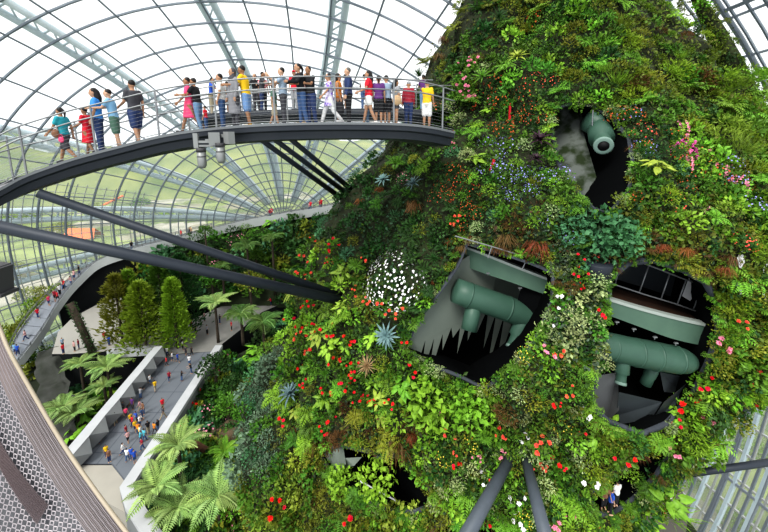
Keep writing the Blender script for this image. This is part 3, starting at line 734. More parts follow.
def plant(kind, c, px, py, rpx, where, p=None, n=None, group=None, label=None):
    if p is None:
        h = hit(px, py)
        if not h: return None
        p, n, dist = h[0], h[1], h[2]
    dist = (p-CAM).length; s = rpx*dist/F*.93
    if kind in FKIND:
        nm, cat = FKIND[kind]; fc = c[1]; lc = c[0]
        base = {'begonia': 'shrub', 'dots': 'fine', 'orchid': 'creeper'}[kind]
        lab = label or '%s %s with %s %s' % ({'begonia': 'leafy begonia', 'dots': 'bushy shrub', 'orchid': 'orchid plant'}[kind], WORD[lc] + ' leaves' if 0 else 'among ' + WORD[lc] + ' leaves', fc_word(fc), 'flowers ' + where)
        lab = label or '%s %s with %s flowers %s' % (WORD[lc], {'begonia': 'begonia', 'dots': 'small-leaved shrub', 'orchid': 'orchid'}[kind], fc_word(fc), where)
        o = place(KIND[base][2](lc), nm, p + n*s*.1, n, s, .45 if kind != 'orchid' else .9, lab, cat, group or ('' if label else lab.split(' flowers ')[0] + 's ' + where))
        def child(me, loc, sc, name):
            ch = link(name, me, o); ch.location = loc; ch.scale = (sc,)*3; ch.rotation_euler = (U(-.6, .6), U(-.6, .6), U(0, 6)); return ch
        if kind == 'begonia':
            tocam = (o.matrix_world.to_3x3().inverted() @ (CAM-p)).normalized()
            for i in range(random.choice((2, 3, 3, 4, 5))):
                d = (rdir() + tocam*1.2 + Vector((0, 0, .5))).normalized(); k = U(.85, 1.0)
                ch = child(P('flower', fc, flower_mesh, 2), d*k, min(U(.14, .23), U(1.9, 2.9)/rpx), 'flower'); ch.rotation_euler = d.to_track_quat('Z', 'Y').to_euler()
        elif kind == 'dots':
            ch = child(P('dots', fc, lambda c, v: blossom_mesh(c, v, 34, .066)), (0, 0, 0), 1.0, 'blossom'); ch.rotation_euler = (0, 0, U(0, 6)); ch['kind'] = 'stuff'
        else:
            for i in range(2): child(P('spray', fc, spray_mesh, 2), (U(-.4, .4), U(-.4, .4), U(.2, .6)), U(.34, .5), 'flower_spray').rotation_euler = (0, 0, U(0, 6))
        return o
    nm, cat, fn, ph, sf, upw = KIND[kind]; nm = pname(kind, c)
    lab = label or '%s %s %s' % (WORD[c], ph, where)
    return place(fn(c), nm, p + n*s*.06, n, s*sf, upw, lab, cat, group or ('' if label else '%s %ss %s' % (WORD[c], ph, where)))
def fc_word(f): return {'yellowf': 'yellow', 'violet': 'violet'}.get(f, f)
# palettes: weighted (kind, colour)
PAL = {
 'crest': [('fern', 'olive', 3), ('shrub', 'dark', 3), ('fine', 'olive', 3), ('fern', 'mid', 2), ('creeper', 'mid', 2), ('tuft', 'brown', 1), ('spiky', 'dark', 1)],
 'top': [('shrub', 'bright', 3), ('fern', 'fern', 3), ('fine', 'mid', 3), ('shrub', 'mid', 3), ('moss', 'olive', 2), ('shrub', 'dark', 1.5), ('creeper', 'bright', 2), ('dots', ('mid', 'orange'), .5), ('fine', 'olive', 1.5)],
 'shoulder': [('moss', 'moss', 5), ('blade', 'moss', 2), ('fine', 'olive', 3), ('fern', 'fern', 2), ('moss', 'yellow', 2), ('shrub', 'mid', 2), ('creeper', 'dark', 1), ('moss', 'brown', .6), ('shrub', 'bright', 1)],
 'landing': [('shrub', 'mid', 2), ('fern', 'fern', 2), ('dots', ('dark', 'orange'), 2), ('broad', 'bright', 1.5), ('begonia', ('mid', 'pink'), 2.2), ('fine', 'pale', 1), ('spiky', 'mid', 1)],
 'orange': [('dots', ('dark', 'orange'), 5), ('fine', 'dark', 2), ('shrub', 'mid', 1), ('dots', ('dark', 'coral'), 1.5), ('fine', 'blue', 1)],
 'violet': [('dots', ('mid', 'violet'), 4), ('fine', 'bright', 2), ('shrub', 'mid', 2), ('fine', 'pale', 1), ('blade', 'olive', 1)],
 'bluegreen': [('shrub', 'blue', 4), ('shrub', 'dark', 3), ('fine', 'blue', 2), ('fern', 'mid', 1), ('fine', 'mid', 1.5), ('dots', ('blue', 'pink'), .4)],
 'underbridge': [('fern', 'dark', 3), ('fern', 'mid', 3), ('shrub', 'dark', 2), ('spiky', 'dark', 1), ('tuft', 'rust', .8), ('fine', 'olive', 1.5)],
 'lefted': [('fine', 'olive', 2), ('begonia', ('mid', 'coral'), 2.2), ('shrub', 'bright', 2), ('broad', 'yellow', 1.2), ('fern', 'mid', 1), ('fine', 'mid', 1.5), ('begonia', ('bright', 'red'), .8)],
 'redflower': [('begonia', ('mid', 'red'), 2.6), ('shrub', 'mid', 2.5), ('broad', 'bright', 1.2), ('fine', 'dark', 2), ('fern', 'fern', 1.5), ('broad', 'yellow', .7), ('shrub', 'bright', 1.5), ('spiky', 'mid', .7), ('fine', 'olive', 1)],
 'greyedge': [('fine', 'grey', 6), ('shrub', 'grey', 2), ('fine', 'blue', 2), ('shrub', 'mid', 1)],
 'mosslow': [('fine', 'olive', 4), ('moss', 'olive', 2), ('shrub', 'yellow', 1.5), ('fern', 'mid', 1.5), ('shrub', 'mid', 2), ('moss', 'brown', .5), ('fine', 'mid', 2), ('begonia', ('olive', 'red'), .35), ('fine', 'yellow', 1)],
 'mixflower': [('begonia', ('mid', 'coral'), 1.3), ('begonia', ('bright', 'white'), 1.1), ('begonia', ('mid', 'red'), .9), ('begonia', ('bright', 'pink'), 1.0), ('fine', 'pale', 2), ('shrub', 'bright', 2), ('fine', 'mid', 2.5), ('shrub', 'dark', 1.5), ('fine', 'olive', 1.5), ('moss', 'brown', .4), ('fern', 'fern', 1), ('dots', ('mid', 'yellowf'), .3)],
 'leafbush': [('shrub', 'bright', 5), ('shrub', 'mid', 3), ('fine', 'bright', 2)],
 'pillar': [('fine', 'pale', 4), ('shrub', 'pale', 1.5), ('begonia', ('mid', 'red'), 1.2), ('begonia', ('mid', 'white'), 1.2), ('shrub', 'mid', 2), ('moss', 'brown', .7), ('begonia', ('mid', 'pink'), .8), ('fine', 'mid', 2)],
 'brown': [('tuft', 'rust', 3), ('tuft', 'brown', 4), ('moss', 'brown', 2), ('fine', 'olive', 2.5), ('fern', 'olive', 1)],
 'pinkorchid': [('orchid', ('bright', 'magenta'), 1.3), ('orchid', ('bright', 'pink'), .8), ('shrub', 'bright', 3), ('fine', 'mid', 2), ('dots', ('dark', 'orange'), 1), ('broad', 'yellow', 1)],
 'flank': [('moss', 'moss', 3), ('fine', 'olive', 3), ('creeper', 'bright', 2), ('shrub', 'bright', 2), ('fern', 'fern', 1.5), ('shrub', 'mid', 2), ('fine', 'yellow', 1.2), ('dots', ('dark', 'coral'), .5), ('creeper', 'dark', 1.5)],
 'flankred': [('begonia', ('bright', 'red'), 1.3), ('begonia', ('mid', 'coral'), 1), ('fine', 'olive', 2.5), ('moss', 'moss', 2), ('shrub', 'bright', 2), ('fern', 'fern', 1), ('shrub', 'mid', 2), ('creeper', 'dark', 1.2), ('begonia', ('mid', 'pink'), .4)],
 'bottomright': [('fine', 'moss', 3), ('shrub', 'bright', 2.5), ('begonia', ('mid', 'red'), .7), ('blade', 'fern', 1), ('shrub', 'dark', 1.5), ('fern', 'fern', 1.5), ('fine', 'olive', 2), ('broad', 'bright', .7)],
}
SEEDS = [  # pixel the patch is centred on in the photo, palette, where it is
 (470, 30, 'crest', 'on the dark ferny crest above the footbridge end'), (450, 70, 'crest', 'on the left crest beside the sky'), (510, 20, 'crest', 'on the upper crest left of centre'),
 (545, 55, 'top', 'on the leafy upper face of the mountain'), (590, 30, 'top', 'near the top of the planted mountain'), (580, 85, 'top', 'just above the upper nozzle opening'), (520, 80, 'top', 'above the orange-flowered shrubs'),
 (640, 30, 'shoulder', 'on the mossy slope by the top notch'), (650, 90, 'shoulder', 'on the mossy slope right of the upper nozzle'), (700, 80, 'shoulder', 'on the right shoulder below the ridge'), (735, 60, 'shoulder', 'on the narrow ridge against the glass'), (745, 150, 'shoulder', 'on the far right slope'), (690, 130, 'shoulder', 'on the right slope above the hanging orchids'),
 (450, 105, 'landing', 'beside the footbridge landing'), (480, 95, 'landing', 'right of the footbridge landing'), (455, 150, 'landing', 'just below the footbridge end'),
 (515, 105, 'orange', 'around the hanging red ribbon'), (450, 185, 'orange', 'on the orange-dotted slope below the bridge end'), (470, 215, 'orange', 'above the jagged-walled opening'),
 (510, 175, 'violet', 'on the violet-flowered mound'), (550, 205, 'violet', 'below the purple bromeliad'), (505, 205, 'violet', 'under the violet-flowered mound'),
 (350, 200, 'bluegreen', 'on the blue-green left slope'), (335, 235, 'bluegreen', 'at the blue-green left edge'), (375, 220, 'bluegreen', 'above the white-flowered mound'),
 (400, 150, 'underbridge', 'in the shade under the footbridge end'), (375, 170, 'underbridge', 'at the shaded edge under the footbridge'), (425, 215, 'underbridge', 'around the blue bromeliads'), (420, 245, 'underbridge', 'right of the white-flowered mound'),
 (305, 270, 'lefted', 'above the ends of the long struts'), (330, 260, 'lefted', 'between the strut ends and the blue-green slope'), (290, 320, 'lefted', 'below the long struts'), (345, 290, 'lefted', 'at the ends of the long struts'),
 (330, 340, 'redflower', 'on the red-flowered slope below the struts'), (370, 370, 'redflower', 'around the brown spiky bromeliad'), (340, 400, 'redflower', 'above the dark lower window'), (400, 390, 'redflower', 'left of the leafy bush under the jagged wall'), (300, 390, 'redflower', 'around the silvery agave'),
 (262, 375, 'greyedge', 'at the grey-green left edge'), (250, 410, 'greyedge', 'at the lower grey-green edge'), (258, 455, 'greyedge', 'at the lower left edge'),
 (290, 450, 'mosslow', 'left of the dark lower window'), (300, 500, 'mosslow', 'on the mossy lower left slope'), (360, 515, 'mosslow', 'below the dark lower window'), (270, 510, 'mosslow', 'at the bottom left foot'), (410, 525, 'mosslow', 'at the bottom under the lower window'),
 (430, 400, 'leafbush', 'in the leafy mass under the jagged wall'), (465, 395, 'leafbush', 'right in the leafy mass under the jagged wall'), (385, 480, 'leafbush', 'inside the dark lower window'),
 (440, 440, 'mixflower', 'right of the dark lower window'), (490, 420, 'mixflower', 'above the inverted V struts'), (540, 430, 'mixflower', 'right of the inverted V struts'), (470, 480, 'mixflower', 'left of the inverted V struts'), (560, 480, 'mixflower', 'at the bottom right of the V struts'), (555, 385, 'mixflower', 'between the two pipe openings low down'), (500, 500, 'mixflower', 'between the legs of the V struts'),
 (555, 290, 'pillar', 'on the planted pillar between the pipes'), (570, 330, 'pillar', 'halfway down the pillar between the pipes'), (590, 300, 'pillar', 'on the right of the pillar between the pipes'),
 (490, 236, 'brown', 'hanging over the jagged-walled opening'), (520, 240, 'brown', 'hanging along the top of the left opening'), (405, 440, 'brown', 'hanging over the dark lower window'), (345, 440, 'brown', 'above the left of the lower window'), (655, 255, 'brown', 'hanging over the terrace railing'), (695, 262, 'brown', 'hanging over the white folded sheet'), (555, 262, 'pillar', 'at the top of the pillar between the pipes'),
 (600, 235, 'bluegreen', 'in the big bush between the upper and lower openings'), (575, 235, 'bluegreen', 'left of the dark hanging pot'),
 (680, 150, 'pinkorchid', 'among the hanging pink orchids'), (710, 170, 'pinkorchid', 'right among the hanging orchids'), (650, 140, 'orange', 'right of the upper nozzle opening'), (660, 175, 'orange', 'below and right of the upper nozzle'),
 (660, 215, 'flank', 'above the terrace railing'), (720, 220, 'flank', 'on the right flank above the white gaps'), (735, 280, 'flank', 'on the right flank beside the terrace'), (755, 220, 'flank', 'at the far right edge'), (630, 235, 'flank', 'over the terrace opening'), (690, 230, 'flank', 'right above the hanging dry grass'),
 (735, 350, 'flankred', 'on the red-flowered right flank'), (710, 400, 'flankred', 'right of the slate rim'), (740, 320, 'flankred', 'on the right flank below the white gaps'), (690, 430, 'flankred', 'below the slate rim'),
 (600, 450, 'bottomright', 'below the terrace opening'), (640, 510, 'bottomright', 'at the bottom right foot'), (670, 490, 'bottomright', 'beside the lower right struts'), (590, 520, 'bottomright', 'at the bottom centre right'), (570, 440, 'mixflower', 'left below the terrace opening'), (620, 455, 'bottomright', 'above the dark slit'),
]
SA = np.array([(s[0], s[1]) for s in SEEDS], float)
def zone(px, py, jit=10):
    d = (SA[:, 0]-px-random.gauss(0, jit))**2 + (SA[:, 1]-py-random.gauss(0, jit))**2
    return SEEDS[int(d.argmin())]
def pick(pal):
    it = PAL[pal]; r = random.random()*sum(x[2] for x in it)
    for k, c, w_ in it:
        r -= w_
        if r <= 0: return k, c
    return it[-1][:2]
# --- hero plants seen one by one in the photo: kind, colour, px, py, radius px, label
HERO = [
 ('rosette', 'steelblue', 392, 327, 17, 'large silvery blue bromeliad left of the jagged wall'), ('rosette', 'steelblue', 299, 398, 15, 'silvery blue agave among red flowers on the left slope'),
 ('rosette', 'steelblue', 421, 188, 13, 'blue-grey bromeliad right of its twin below the bridge end'), ('rosette', 'steelblue', 389, 183, 12, 'blue-grey bromeliad under the footbridge, nearest the glass'),
 ('rosette', 'purple', 539, 152, 17, 'dark purple spiky bromeliad left of the upper nozzle opening'), ('rosette', 'purple', 534, 170, 12, 'dark brown bromeliad under the dark purple one'),
 ('spiky', 'tan', 371, 361, 13, 'tan brown spiky bromeliad beside red flowers'), ('spiky', 'mid', 393, 352, 13, 'green spiky rosette right of the tan bromeliad'), ('spiky', 'fern', 486, 82, 14, 'dark green strap-leaved rosette right of the footbridge landing'),
 ('rosette', 'yellow', 519, 68, 13, 'yellow-green rosette above the orange-flowered shrubs'), ('spiky', 'dark', 425, 85, 16, 'dark spiky palm-like plant beside the bridge landing'),
 ('broad', 'yellow', 650, 178, 14, 'yellow-green broad-leaved plant right of the upper opening'), ('fern', 'mid', 470, 112, 15, 'lush green fern just right of the footbridge end'),
 ('broad', 'yellow', 328, 338, 12, 'yellow-green broad-leaved plant below the strut ends'), ('broad', 'yellow', 388, 395, 11, 'yellow-green broad-leaved plant between red flower groups'), ('broad', 'bright', 336, 345, 12, 'large-leaved green plant below the red flowers'),
 ('tuft', 'rust', 538, 245, 17, 'hanging brown grass tuft at the top of the left opening'), ('tuft', 'rust', 656, 246, 8, 'hanging rust tuft above the terrace glass'), ('tuft', 'rust', 682, 248, 8, 'hanging rust tuft left above the white sheet'), ('tuft', 'rust', 712, 262, 8, 'hanging rust tuft right of the white sheet'), ('tuft', 'brown', 424, 205, 14, 'brown dead tuft hanging below the blue-grey bromeliad'), ('tuft', 'brown', 508, 238, 15, 'brown grass tuft on the left of the opening top'), ('tuft', 'brown', 401, 436, 15, 'brown tuft above the dark lower window'), ('tuft', 'brown', 318, 443, 12, 'brown tuft at the left end of the lower window'),
 ('blade', 'fern', 678, 495, 18, 'long-bladed green clump beside the lower right struts'), ('blade', 'yellow', 728, 155, 15, 'yellow-green long-bladed clump on the far right slope'),
]
for k, c, x, y, r, lab in HERO:
    h = hitn(x, y)
    plant(k, c, x, y, r, '', h[0]+h[1]*.42, h[1], label=lab)
# the white-flowered mound, built large
h = hitn(392, 280); s = 36*h[2]/F
o = place(P('moundleaf', 'dark', lambda c, v: shrub_mesh(c, v, 900, .12, .45), 1), 'flowering_mound', h[0]-h[1]*s*.18, h[1], s, .15, 'large round mound thick with small white flowers above the silvery bromeliad', 'flowering shrub', None, .6)
ch = link('blossom', P('mound', 'white', lambda c, v: blossom_mesh(c, v, 330, .038), 1), o); ch['kind'] = 'stuff'
# big bush with its dark pot between the openings
h = hitn(602, 262); M_pot = mat('dark_pot', (.02, .025, .035), .6)
m_ = MB().use(M_pot); q = h[0]+h[1]*.3; q = on_mount(599, 268, -.25); m_.tube([q+Z*-.35, q+Z*-.25, q+Z*.12, q+Z*.16], [.2, .32, .38, .36], 16)
tag(m_.build('plant_pot', None, True), 'dark round pot under the big bush between the openings', 'pot')
for x, y, r, l in ((600, 232, 27, 'big blue-green bush above the dark pot, its middle'), (625, 240, 20, 'blue-green bush drooping right of the dark pot'), (575, 225, 18, 'blue-green bush left above the dark pot')):
    h = hitn(x, y); s = r*h[2]/F
    place(P('bigbush', 'blue', lambda c, v: shrub_mesh(c, v, 260, .2, .7), 2), 'leafy_bush', h[0]+h[1]*.35, h[1], s, .3, l, 'bush')
for x, y, r, c, l in ((432, 395, 30, 'bright', 'large bright leafy bush hiding the foot of the jagged wall, left part'), (470, 402, 26, 'bright', 'large bright leafy bush under the jagged wall, right part'), (378, 478, 19, 'bright', 'leafy light green sapling leaning into the dark lower window'), (345, 482, 15, 'bright', 'bright green sapling left of the dark lower window')):
    h = hitn(x, y); s = r*h[2]/F
    place(P('bigbush', c, lambda c, v: shrub_mesh(c, v, 240, .22, .8), 2), 'leafy_bush', h[0]+h[1]*.15, h[1], s, .35, l, 'bush')
# --- scatter of individual plants over the mountain face
cells = {}; placed = []
def far_enough(x, y, d):
    cx, cy = int(x//12), int(y//12)
    for i in (-1, 0, 1):
        for j in (-1, 0, 1):
            for (a, b) in cells.get((cx+i, cy+j), ()):
                if (a-x)**2+(b-y)**2 < d*d: return False
    return True
HX = [(a[2], a[3], a[4]*.8) for a in HERO] + [(392, 280, 28), (741, 260, 8), (740, 290, 9), (765, 280, 9)]
for fk, lc, fc, r, w_, pts in (('orchid', 'bright', 'magenta', 11, 'in the cluster right of the upper nozzle', [(684, 152), (690, 156), (697, 162), (706, 158), (671, 150)]), ('orchid', 'bright', 'pink', 11, 'among the magenta ones', [(677, 146), (712, 172), (718, 165), (722, 187), (669, 130), (676, 166)]),
        ('dots', 'mid', 'violet', 10, 'by the nozzle and right slope', [(629, 121), (722, 168), (727, 182), (745, 212), (738, 205), (640, 152)]), ('begonia', 'mid', 'pink', 10, 'behind the footbridge landing', [(467, 68), (474, 74), (464, 84), (456, 76), (478, 66), (461, 92), (470, 88)]), ('begonia', 'mid', 'red', 10, 'beside the tan bromeliad', [(356, 372), (362, 366), (347, 377), (340, 362), (352, 384)]),
        ('begonia', 'mid', 'red', 9, 'between the two broad yellow-green plants', [(373, 400), (380, 402), (395, 400), (336, 420), (330, 428)]), ('begonia', 'bright', 'red', 10, 'just below the long struts', [(318, 330), (326, 333), (308, 322), (300, 330), (335, 330), (312, 312)]), ('begonia', 'mid', 'coral', 9, 'right of the small violet flowers', [(452, 222), (458, 216)])):
    for x, y in pts:
        h = hitn(x, y); plant(fk, (lc, fc), x, y, r, w_, h[0]+h[1]*.2, h[1]); HX.append((x, y, 5))
EDGE_NAME = {'nozzle': 'the upper nozzle opening', 'jagged': 'the jagged-walled opening', 'terrace': 'the terrace opening', 'low_window': 'the dark lower window', 'low_slit': 'the slit below the terrace', 'foot_slit': 'the foot opening'}
for key, Pp in OPEN.items():
    cx_ = sum(p[0] for p in Pp)/len(Pp); cy_ = sum(p[1] for p in Pp)/len(Pp)
    for i in range(len(Pp)):
        a, b = Pp[i], Pp[(i+1) % len(Pp)]; L = math.hypot(b[0]-a[0], b[1]-a[1]); n_ = max(1, int(L/6.5))
        for j in range(n_):
            t_ = (j+U(.1, .9))/n_; x, y = a[0]+(b[0]-a[0])*t_, a[1]+(b[1]-a[1])*t_
            if key == 'terrace' and x > 630 and y > 372 and random.random() < .75: continue
            if key == 'terrace' and y < 285 and x > 612: r_ = U(4, 6)
            else: r_ = U(5.5, 9)
            d = math.hypot(x-cx_, y-cy_); x += (x-cx_)/d*U(.5, 4); y += (y-cy_)/d*U(.5, 4)
            h = hitn(x, y); k, c = random.choice([('fine', 'olive'), ('fern', 'mid'), ('creeper', 'bright'), ('fine', 'mid'), ('shrub', 'mid'), ('creeper', 'mid'), ('fern', 'fern'), ('fine', 'pale')] + ([('tuft', 'brown')]*2 if y < cy_ else []))
            o_ = plant(k, c, x, y, r_, 'fringing '+EDGE_NAME[key], h[0]+h[1]*.12, h[1])
tries = 0; count = {}
while tries < 42000:
    tries += 1
    x, y = U(225, 790), U(-15, 545)
    if not far_enough(x, y, 10.2) or in_open(x, y, 3.5): continue
    if any((x-a)**2+(y-b)**2 < r*r for a, b, r in HX): continue
    h = hit(x, y)
    if h is None: continue
    z_ = zone(x, y); k, c = pick(z_[2])
    nm = pname(k, c)
    if count.get(nm, 0) >= 250: continue
    count[nm] = count.get(nm, 0)+1
    r_ = U(7.5, 13) * (1.12 if k in ('fern', 'broad', 'creeper') else 1) * (.8 if k == 'tuft' else 1)
    cells.setdefault((int(x//12), int(y//12)), []).append((x, y))
    if y < 75 and x > 640: r_ *= .6 if x < 715 else .5
    if k == 'tuft' and 640 < x < 715: r_ *= .7
    plant(k, c, x, y, r_, z_[3], h[0]+h[1]*random.choice((0, 0, .05, .15, .3)), h[1])
print('PLANTS', count, sum(count.values()))
# --- small mixed undergrowth that fills between them (nobody could count it)
def undergrowth(n, name, cam_side=True):
    V = np.zeros((n*4, 3), np.float32); CI = np.zeros(n, np.int32); k = 0
    cols = list(GREEN)
    mats = ['dark', 'mid', 'bright', 'olive', 'moss', 'brown', 'blue', 'grey', 'yellow']
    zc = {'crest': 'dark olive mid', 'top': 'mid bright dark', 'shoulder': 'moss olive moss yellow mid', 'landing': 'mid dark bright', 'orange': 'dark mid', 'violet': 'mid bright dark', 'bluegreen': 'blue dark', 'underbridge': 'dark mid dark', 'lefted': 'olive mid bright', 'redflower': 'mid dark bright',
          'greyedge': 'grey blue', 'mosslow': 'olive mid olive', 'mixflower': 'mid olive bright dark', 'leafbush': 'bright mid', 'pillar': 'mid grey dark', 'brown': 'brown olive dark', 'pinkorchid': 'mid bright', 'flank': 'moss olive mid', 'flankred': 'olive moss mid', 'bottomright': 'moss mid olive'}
    while k < n:
        x, y = U(222, 800), U(-25, 555)
        if in_open(x, y, 2): continue
        h = hit(x, y)
        if h is None: continue
        z_ = zone(x, y, 14); cc = mats.index(random.choice(zc[z_[2]].split()))
        for j in range(6):
            if k >= n: break
            p = h[0] + rdir()*.22 + h[1]*U(.0, .22); d = (h[1]*.6+rdir()+Vector((0, 0, .1))).normalized(); up = (h[1]+rdir()*.5)
            xx = d.cross(up).normalized(); l = U(.07, .2); w2 = l*U(.18, .36); m = p+d*l*.5
            V[k*4:k*4+4] = (p, m-xx*w2, p+d*l-h[1]*l*.2, m+xx*w2); CI[k] = cc; k += 1
    me = bpy.data.meshes.new(name); me.from_pydata(V.tolist(), [], [(4*i, 4*i+1, 4*i+2, 4*i+3) for i in range(n)])
    for m in mats: me.materials.append(LM2(m))
    me.polygons.foreach_set('material_index', CI.tolist()); me.update(); return link(name, me)
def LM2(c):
    col = GREEN[c]; return mat('under_'+c, tuple(v*.55 for v in col), .6, noise_s=1.7, noise_a=.5, col2=tuple(v*.15 for v in col))  # leaf colours darkened to paint in the shade between the bigger plants
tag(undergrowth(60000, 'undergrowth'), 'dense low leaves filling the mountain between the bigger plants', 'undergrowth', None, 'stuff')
# ------------------------------------------------------------------ garden floor, plaza, walkway
GZ, PZ_ = 0.0, 8.0
M_floor = mat('garden_soil', (.03, .04, .02), .95, noise_s=.5, noise_a=.5, col2=(.012, .015, .01))
M_plaza = mat('plaza_slate', (.15, .165, .19), .7, noise_s=.35, noise_a=.7, col2=(.12, .135, .155))
M_joint = mat('plaza_joint', (.09, .10, .12), .8)
M_conc = mat('concrete_pale', (.36, .35, .32), .85, noise_s=.4, noise_a=.7, col2=(.33, .32, .30))
M_beige = mat('concrete_beige', (.36, .34, .30), .85, noise_s=.4, noise_a=.7, col2=(.28, .27, .24))
M_kerb = mat('kerb_white', (.47, .48, .50), .7, noise_s=.6, noise_a=.8, col2=(.37, .385, .40))
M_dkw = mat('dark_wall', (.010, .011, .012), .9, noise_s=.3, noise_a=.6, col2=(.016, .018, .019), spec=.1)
M_path = mat('path_grey', (.25, .245, .235), .85, noise_s=.5, noise_a=.7, col2=(.19, .19, .18))
mb = MB().use(M_floor); mb.poly([(-50, -12, GZ), (30, -12, GZ), (34, 36, GZ), (20, 78, GZ), (-55, 86, GZ), (-66, 60, GZ), (-60, 20, GZ)])
tag(mb.build('floor'), 'dark planted garden floor', None, kind='structure')
def prism(pts, z0, z1, m, name, parent=None, mside=None):
    mb = MB().use(m); n = len(pts); a = sum(pts[i][0]*pts[(i+1) % n][1]-pts[(i+1) % n][0]*pts[i][1] for i in range(n))
    if a < 0: pts = pts[::-1]
    mb.poly([(p[0], p[1], z1) for p in pts]); mb.use(mside or m)
    for i in range(n): p, q = pts[i], pts[(i+1) % n]; mb.quad((p[0], p[1], z0), (q[0], q[1], z0), (q[0], q[1], z1), (p[0], p[1], z1))
    return mb.build(name, parent)
def g(x, y, z=PZ_): return at_z(x, y, z)
plaza_px = [(160, 356), (217, 351), (130, 487), (112, 464), (78, 464)]
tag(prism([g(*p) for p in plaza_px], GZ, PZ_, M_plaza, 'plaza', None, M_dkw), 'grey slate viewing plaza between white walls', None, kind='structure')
mb = MB().use(M_joint)
for (a, b) in (((205, 352), (116, 466)), ((188, 353), (97, 464)), ((173, 355), (86, 463)), ((148, 372), (203, 372)), ((134, 392), (190, 392)), ((118, 412), (176, 413)), ((103, 432), (164, 434)), ((88, 452), (150, 456)), ((112, 464), (78, 464)), ((112, 464), (130, 487))):
    p, q = g(*a), g(*b); d = (q-p).normalized(); s_ = Vector((-d.y, d.x, 0))*.05; u_ = Z*.012; mb.quad(p-s_+u_, q-s_+u_, q+s_+u_, p+s_+u_)
mb.build('floor_joint', bpy.data.objects['plaza'])
tag(prism([g(*p) for p in [(78, 465), (112, 465), (130, 488), (125, 512), (108, 503)]], GZ, PZ_-.02, M_beige, 'lower_paving'), 'beige concrete paving at the near end of the plaza', None, kind='structure')
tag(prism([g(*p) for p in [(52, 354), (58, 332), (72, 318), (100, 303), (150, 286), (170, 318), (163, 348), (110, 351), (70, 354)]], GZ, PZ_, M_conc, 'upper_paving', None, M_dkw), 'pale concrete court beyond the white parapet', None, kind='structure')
tag(prism([g(*p) for p in [(160, 355), (163, 347), (172, 330), (195, 318), (240, 298), (300, 280), (310, 292), (262, 312), (240, 330), (222, 344), (217, 351)]], GZ, PZ_-.01, M_path, 'path', None, M_dkw), 'grey path curving away behind the palms', None, kind='structure')
M_fold = mat('fold_grey', (.20, .21, .215), .8, noise_s=.5, noise_a=.7, col2=(.15, .16, .165))
def wallline(pxs, ztop, z0, wpx_side, m, name, label, w_=.85, mside=None):
    P_ = [at_z(x, y, ztop) for x, y in pxs]; L_, R_ = [], []
    for i, p in enumerate(P_):
        t = (P_[min(i+1, len(P_)-1)]-P_[max(i-1, 0)]); n = Vector((-t.y, t.x, 0)).normalized(); L_.append(p+n*w_/2); R_.append(p-n*w_/2)
    pts = L_+R_[::-1]; mb = MB().use(m)
    for i in range(len(P_)-1):
        mb.quad(R_[i], R_[i+1], L_[i+1], L_[i])
        for S_ in (L_, R_):
            mb.use(m); h_ = Z*.45; mb.quad(S_[i]-h_, S_[i+1]-h_, S_[i+1], S_[i]); mb.use(mside or m); mb.quad((S_[i].x, S_[i].y, z0), (S_[i+1].x, S_[i+1].y, z0), S_[i+1]-h_, S_[i]-h_)
        mb.use(m)
    for i in (0, -1): mb.quad((L_[i].x, L_[i].y, z0), (R_[i].x, R_[i].y, z0), R_[i], L_[i])
    return tag(mb.build(name), label, None, kind='structure')
wallline([(219, 345), (174, 414), (126, 486), (132, 502), (160, 545)], PZ_+1.2, GZ, 1, M_kerb, 'wall_right', 'white parapet wall on the right of the plaza', 1.1, M_fold)
wallline([(108, 350), (162, 346)], PZ_+1.2, PZ_, 1, M_kerb, 'wall_back', 'low white parapet above the dark drop', .8)
# folded wall on the left of the plaza
P0, P1 = at_z(162, 346, PZ_+2.0), at_z(70, 458, PZ_+2.0); t = (P1-P0); n_ = Vector((t.y, -t.x, 0)).normalized()
if (P0+n_).x < P0.x: n_ = -n_
mb = MB().use(M_kerb); K = 7
tops = [P0 + t*i/K for i in range(K+1)]; back = [p - n_*1.1 for p in tops]
for i in range(K): mb.quad(back[i], back[i+1], tops[i+1]+n_*.1*(i % 2), tops[i]+n_*.1*((i+1) % 2))
for i in range(K): mb.quad((back[i].x, back[i].y, GZ), (back[i+1].x, back[i+1].y, GZ), back[i+1], back[i])
mb.use(M_fold)
for i in range(K):
    a, b = tops[i], tops[i+1]; m1 = a.lerp(b, .5)+n_*1.1-Z*1.0; a0 = Vector((a.x, a.y, PZ_))-n_*.1; b0 = Vector((b.x, b.y, PZ_))-n_*.1
    mb.tri(a, b, m1); mb.tri(a, m1, a0); mb.tri(b, b0, m1); mb.tri(a0, m1, b0)
tag(mb.build('wall_left'), 'white topped folded concrete wall on the left of the plaza', None, kind='structure')
# --- far aerial walkway
WK = [(-30, 420, 35), (0, 382, 37), (22, 348, 39), (46, 312, 42), (70, 285, 44.5), (96, 265, 46.5), (125, 253, 47.5), (160, 244, 48.5), (200, 234, 49.5), (250, 222, 50), (300, 213, 50), (345, 205, 50)]
WP = smooth_path([at_y(p[0], p[1], p[2]*1.53) for p in WK], 5)
WN = []
for i in range(len(WP)): t = WP[min(i+1, len(WP)-1)]-WP[max(i-1, 0)]; WN.append(Vector((t.y, -t.x, 0)).normalized())   # towards the garden
walk = empty('aerial_walkway', 'long grey aerial walkway ramping down round the left edge of the dome', 'walkway')
M_wdeck = mat('walk_deck', (.24, .26, .30), .7, noise_s=.5, noise_a=.6, col2=(.19, .21, .24)); M_wpar = mat('walk_parapet', (.40, .42, .42), .6, noise_s=.3, noise_a=.6, col2=(.33, .35, .35))
strip([[p-n*2.6, p+n*2.4] for p, n in zip(WP, WN)], M_wdeck, 'deck', walk)
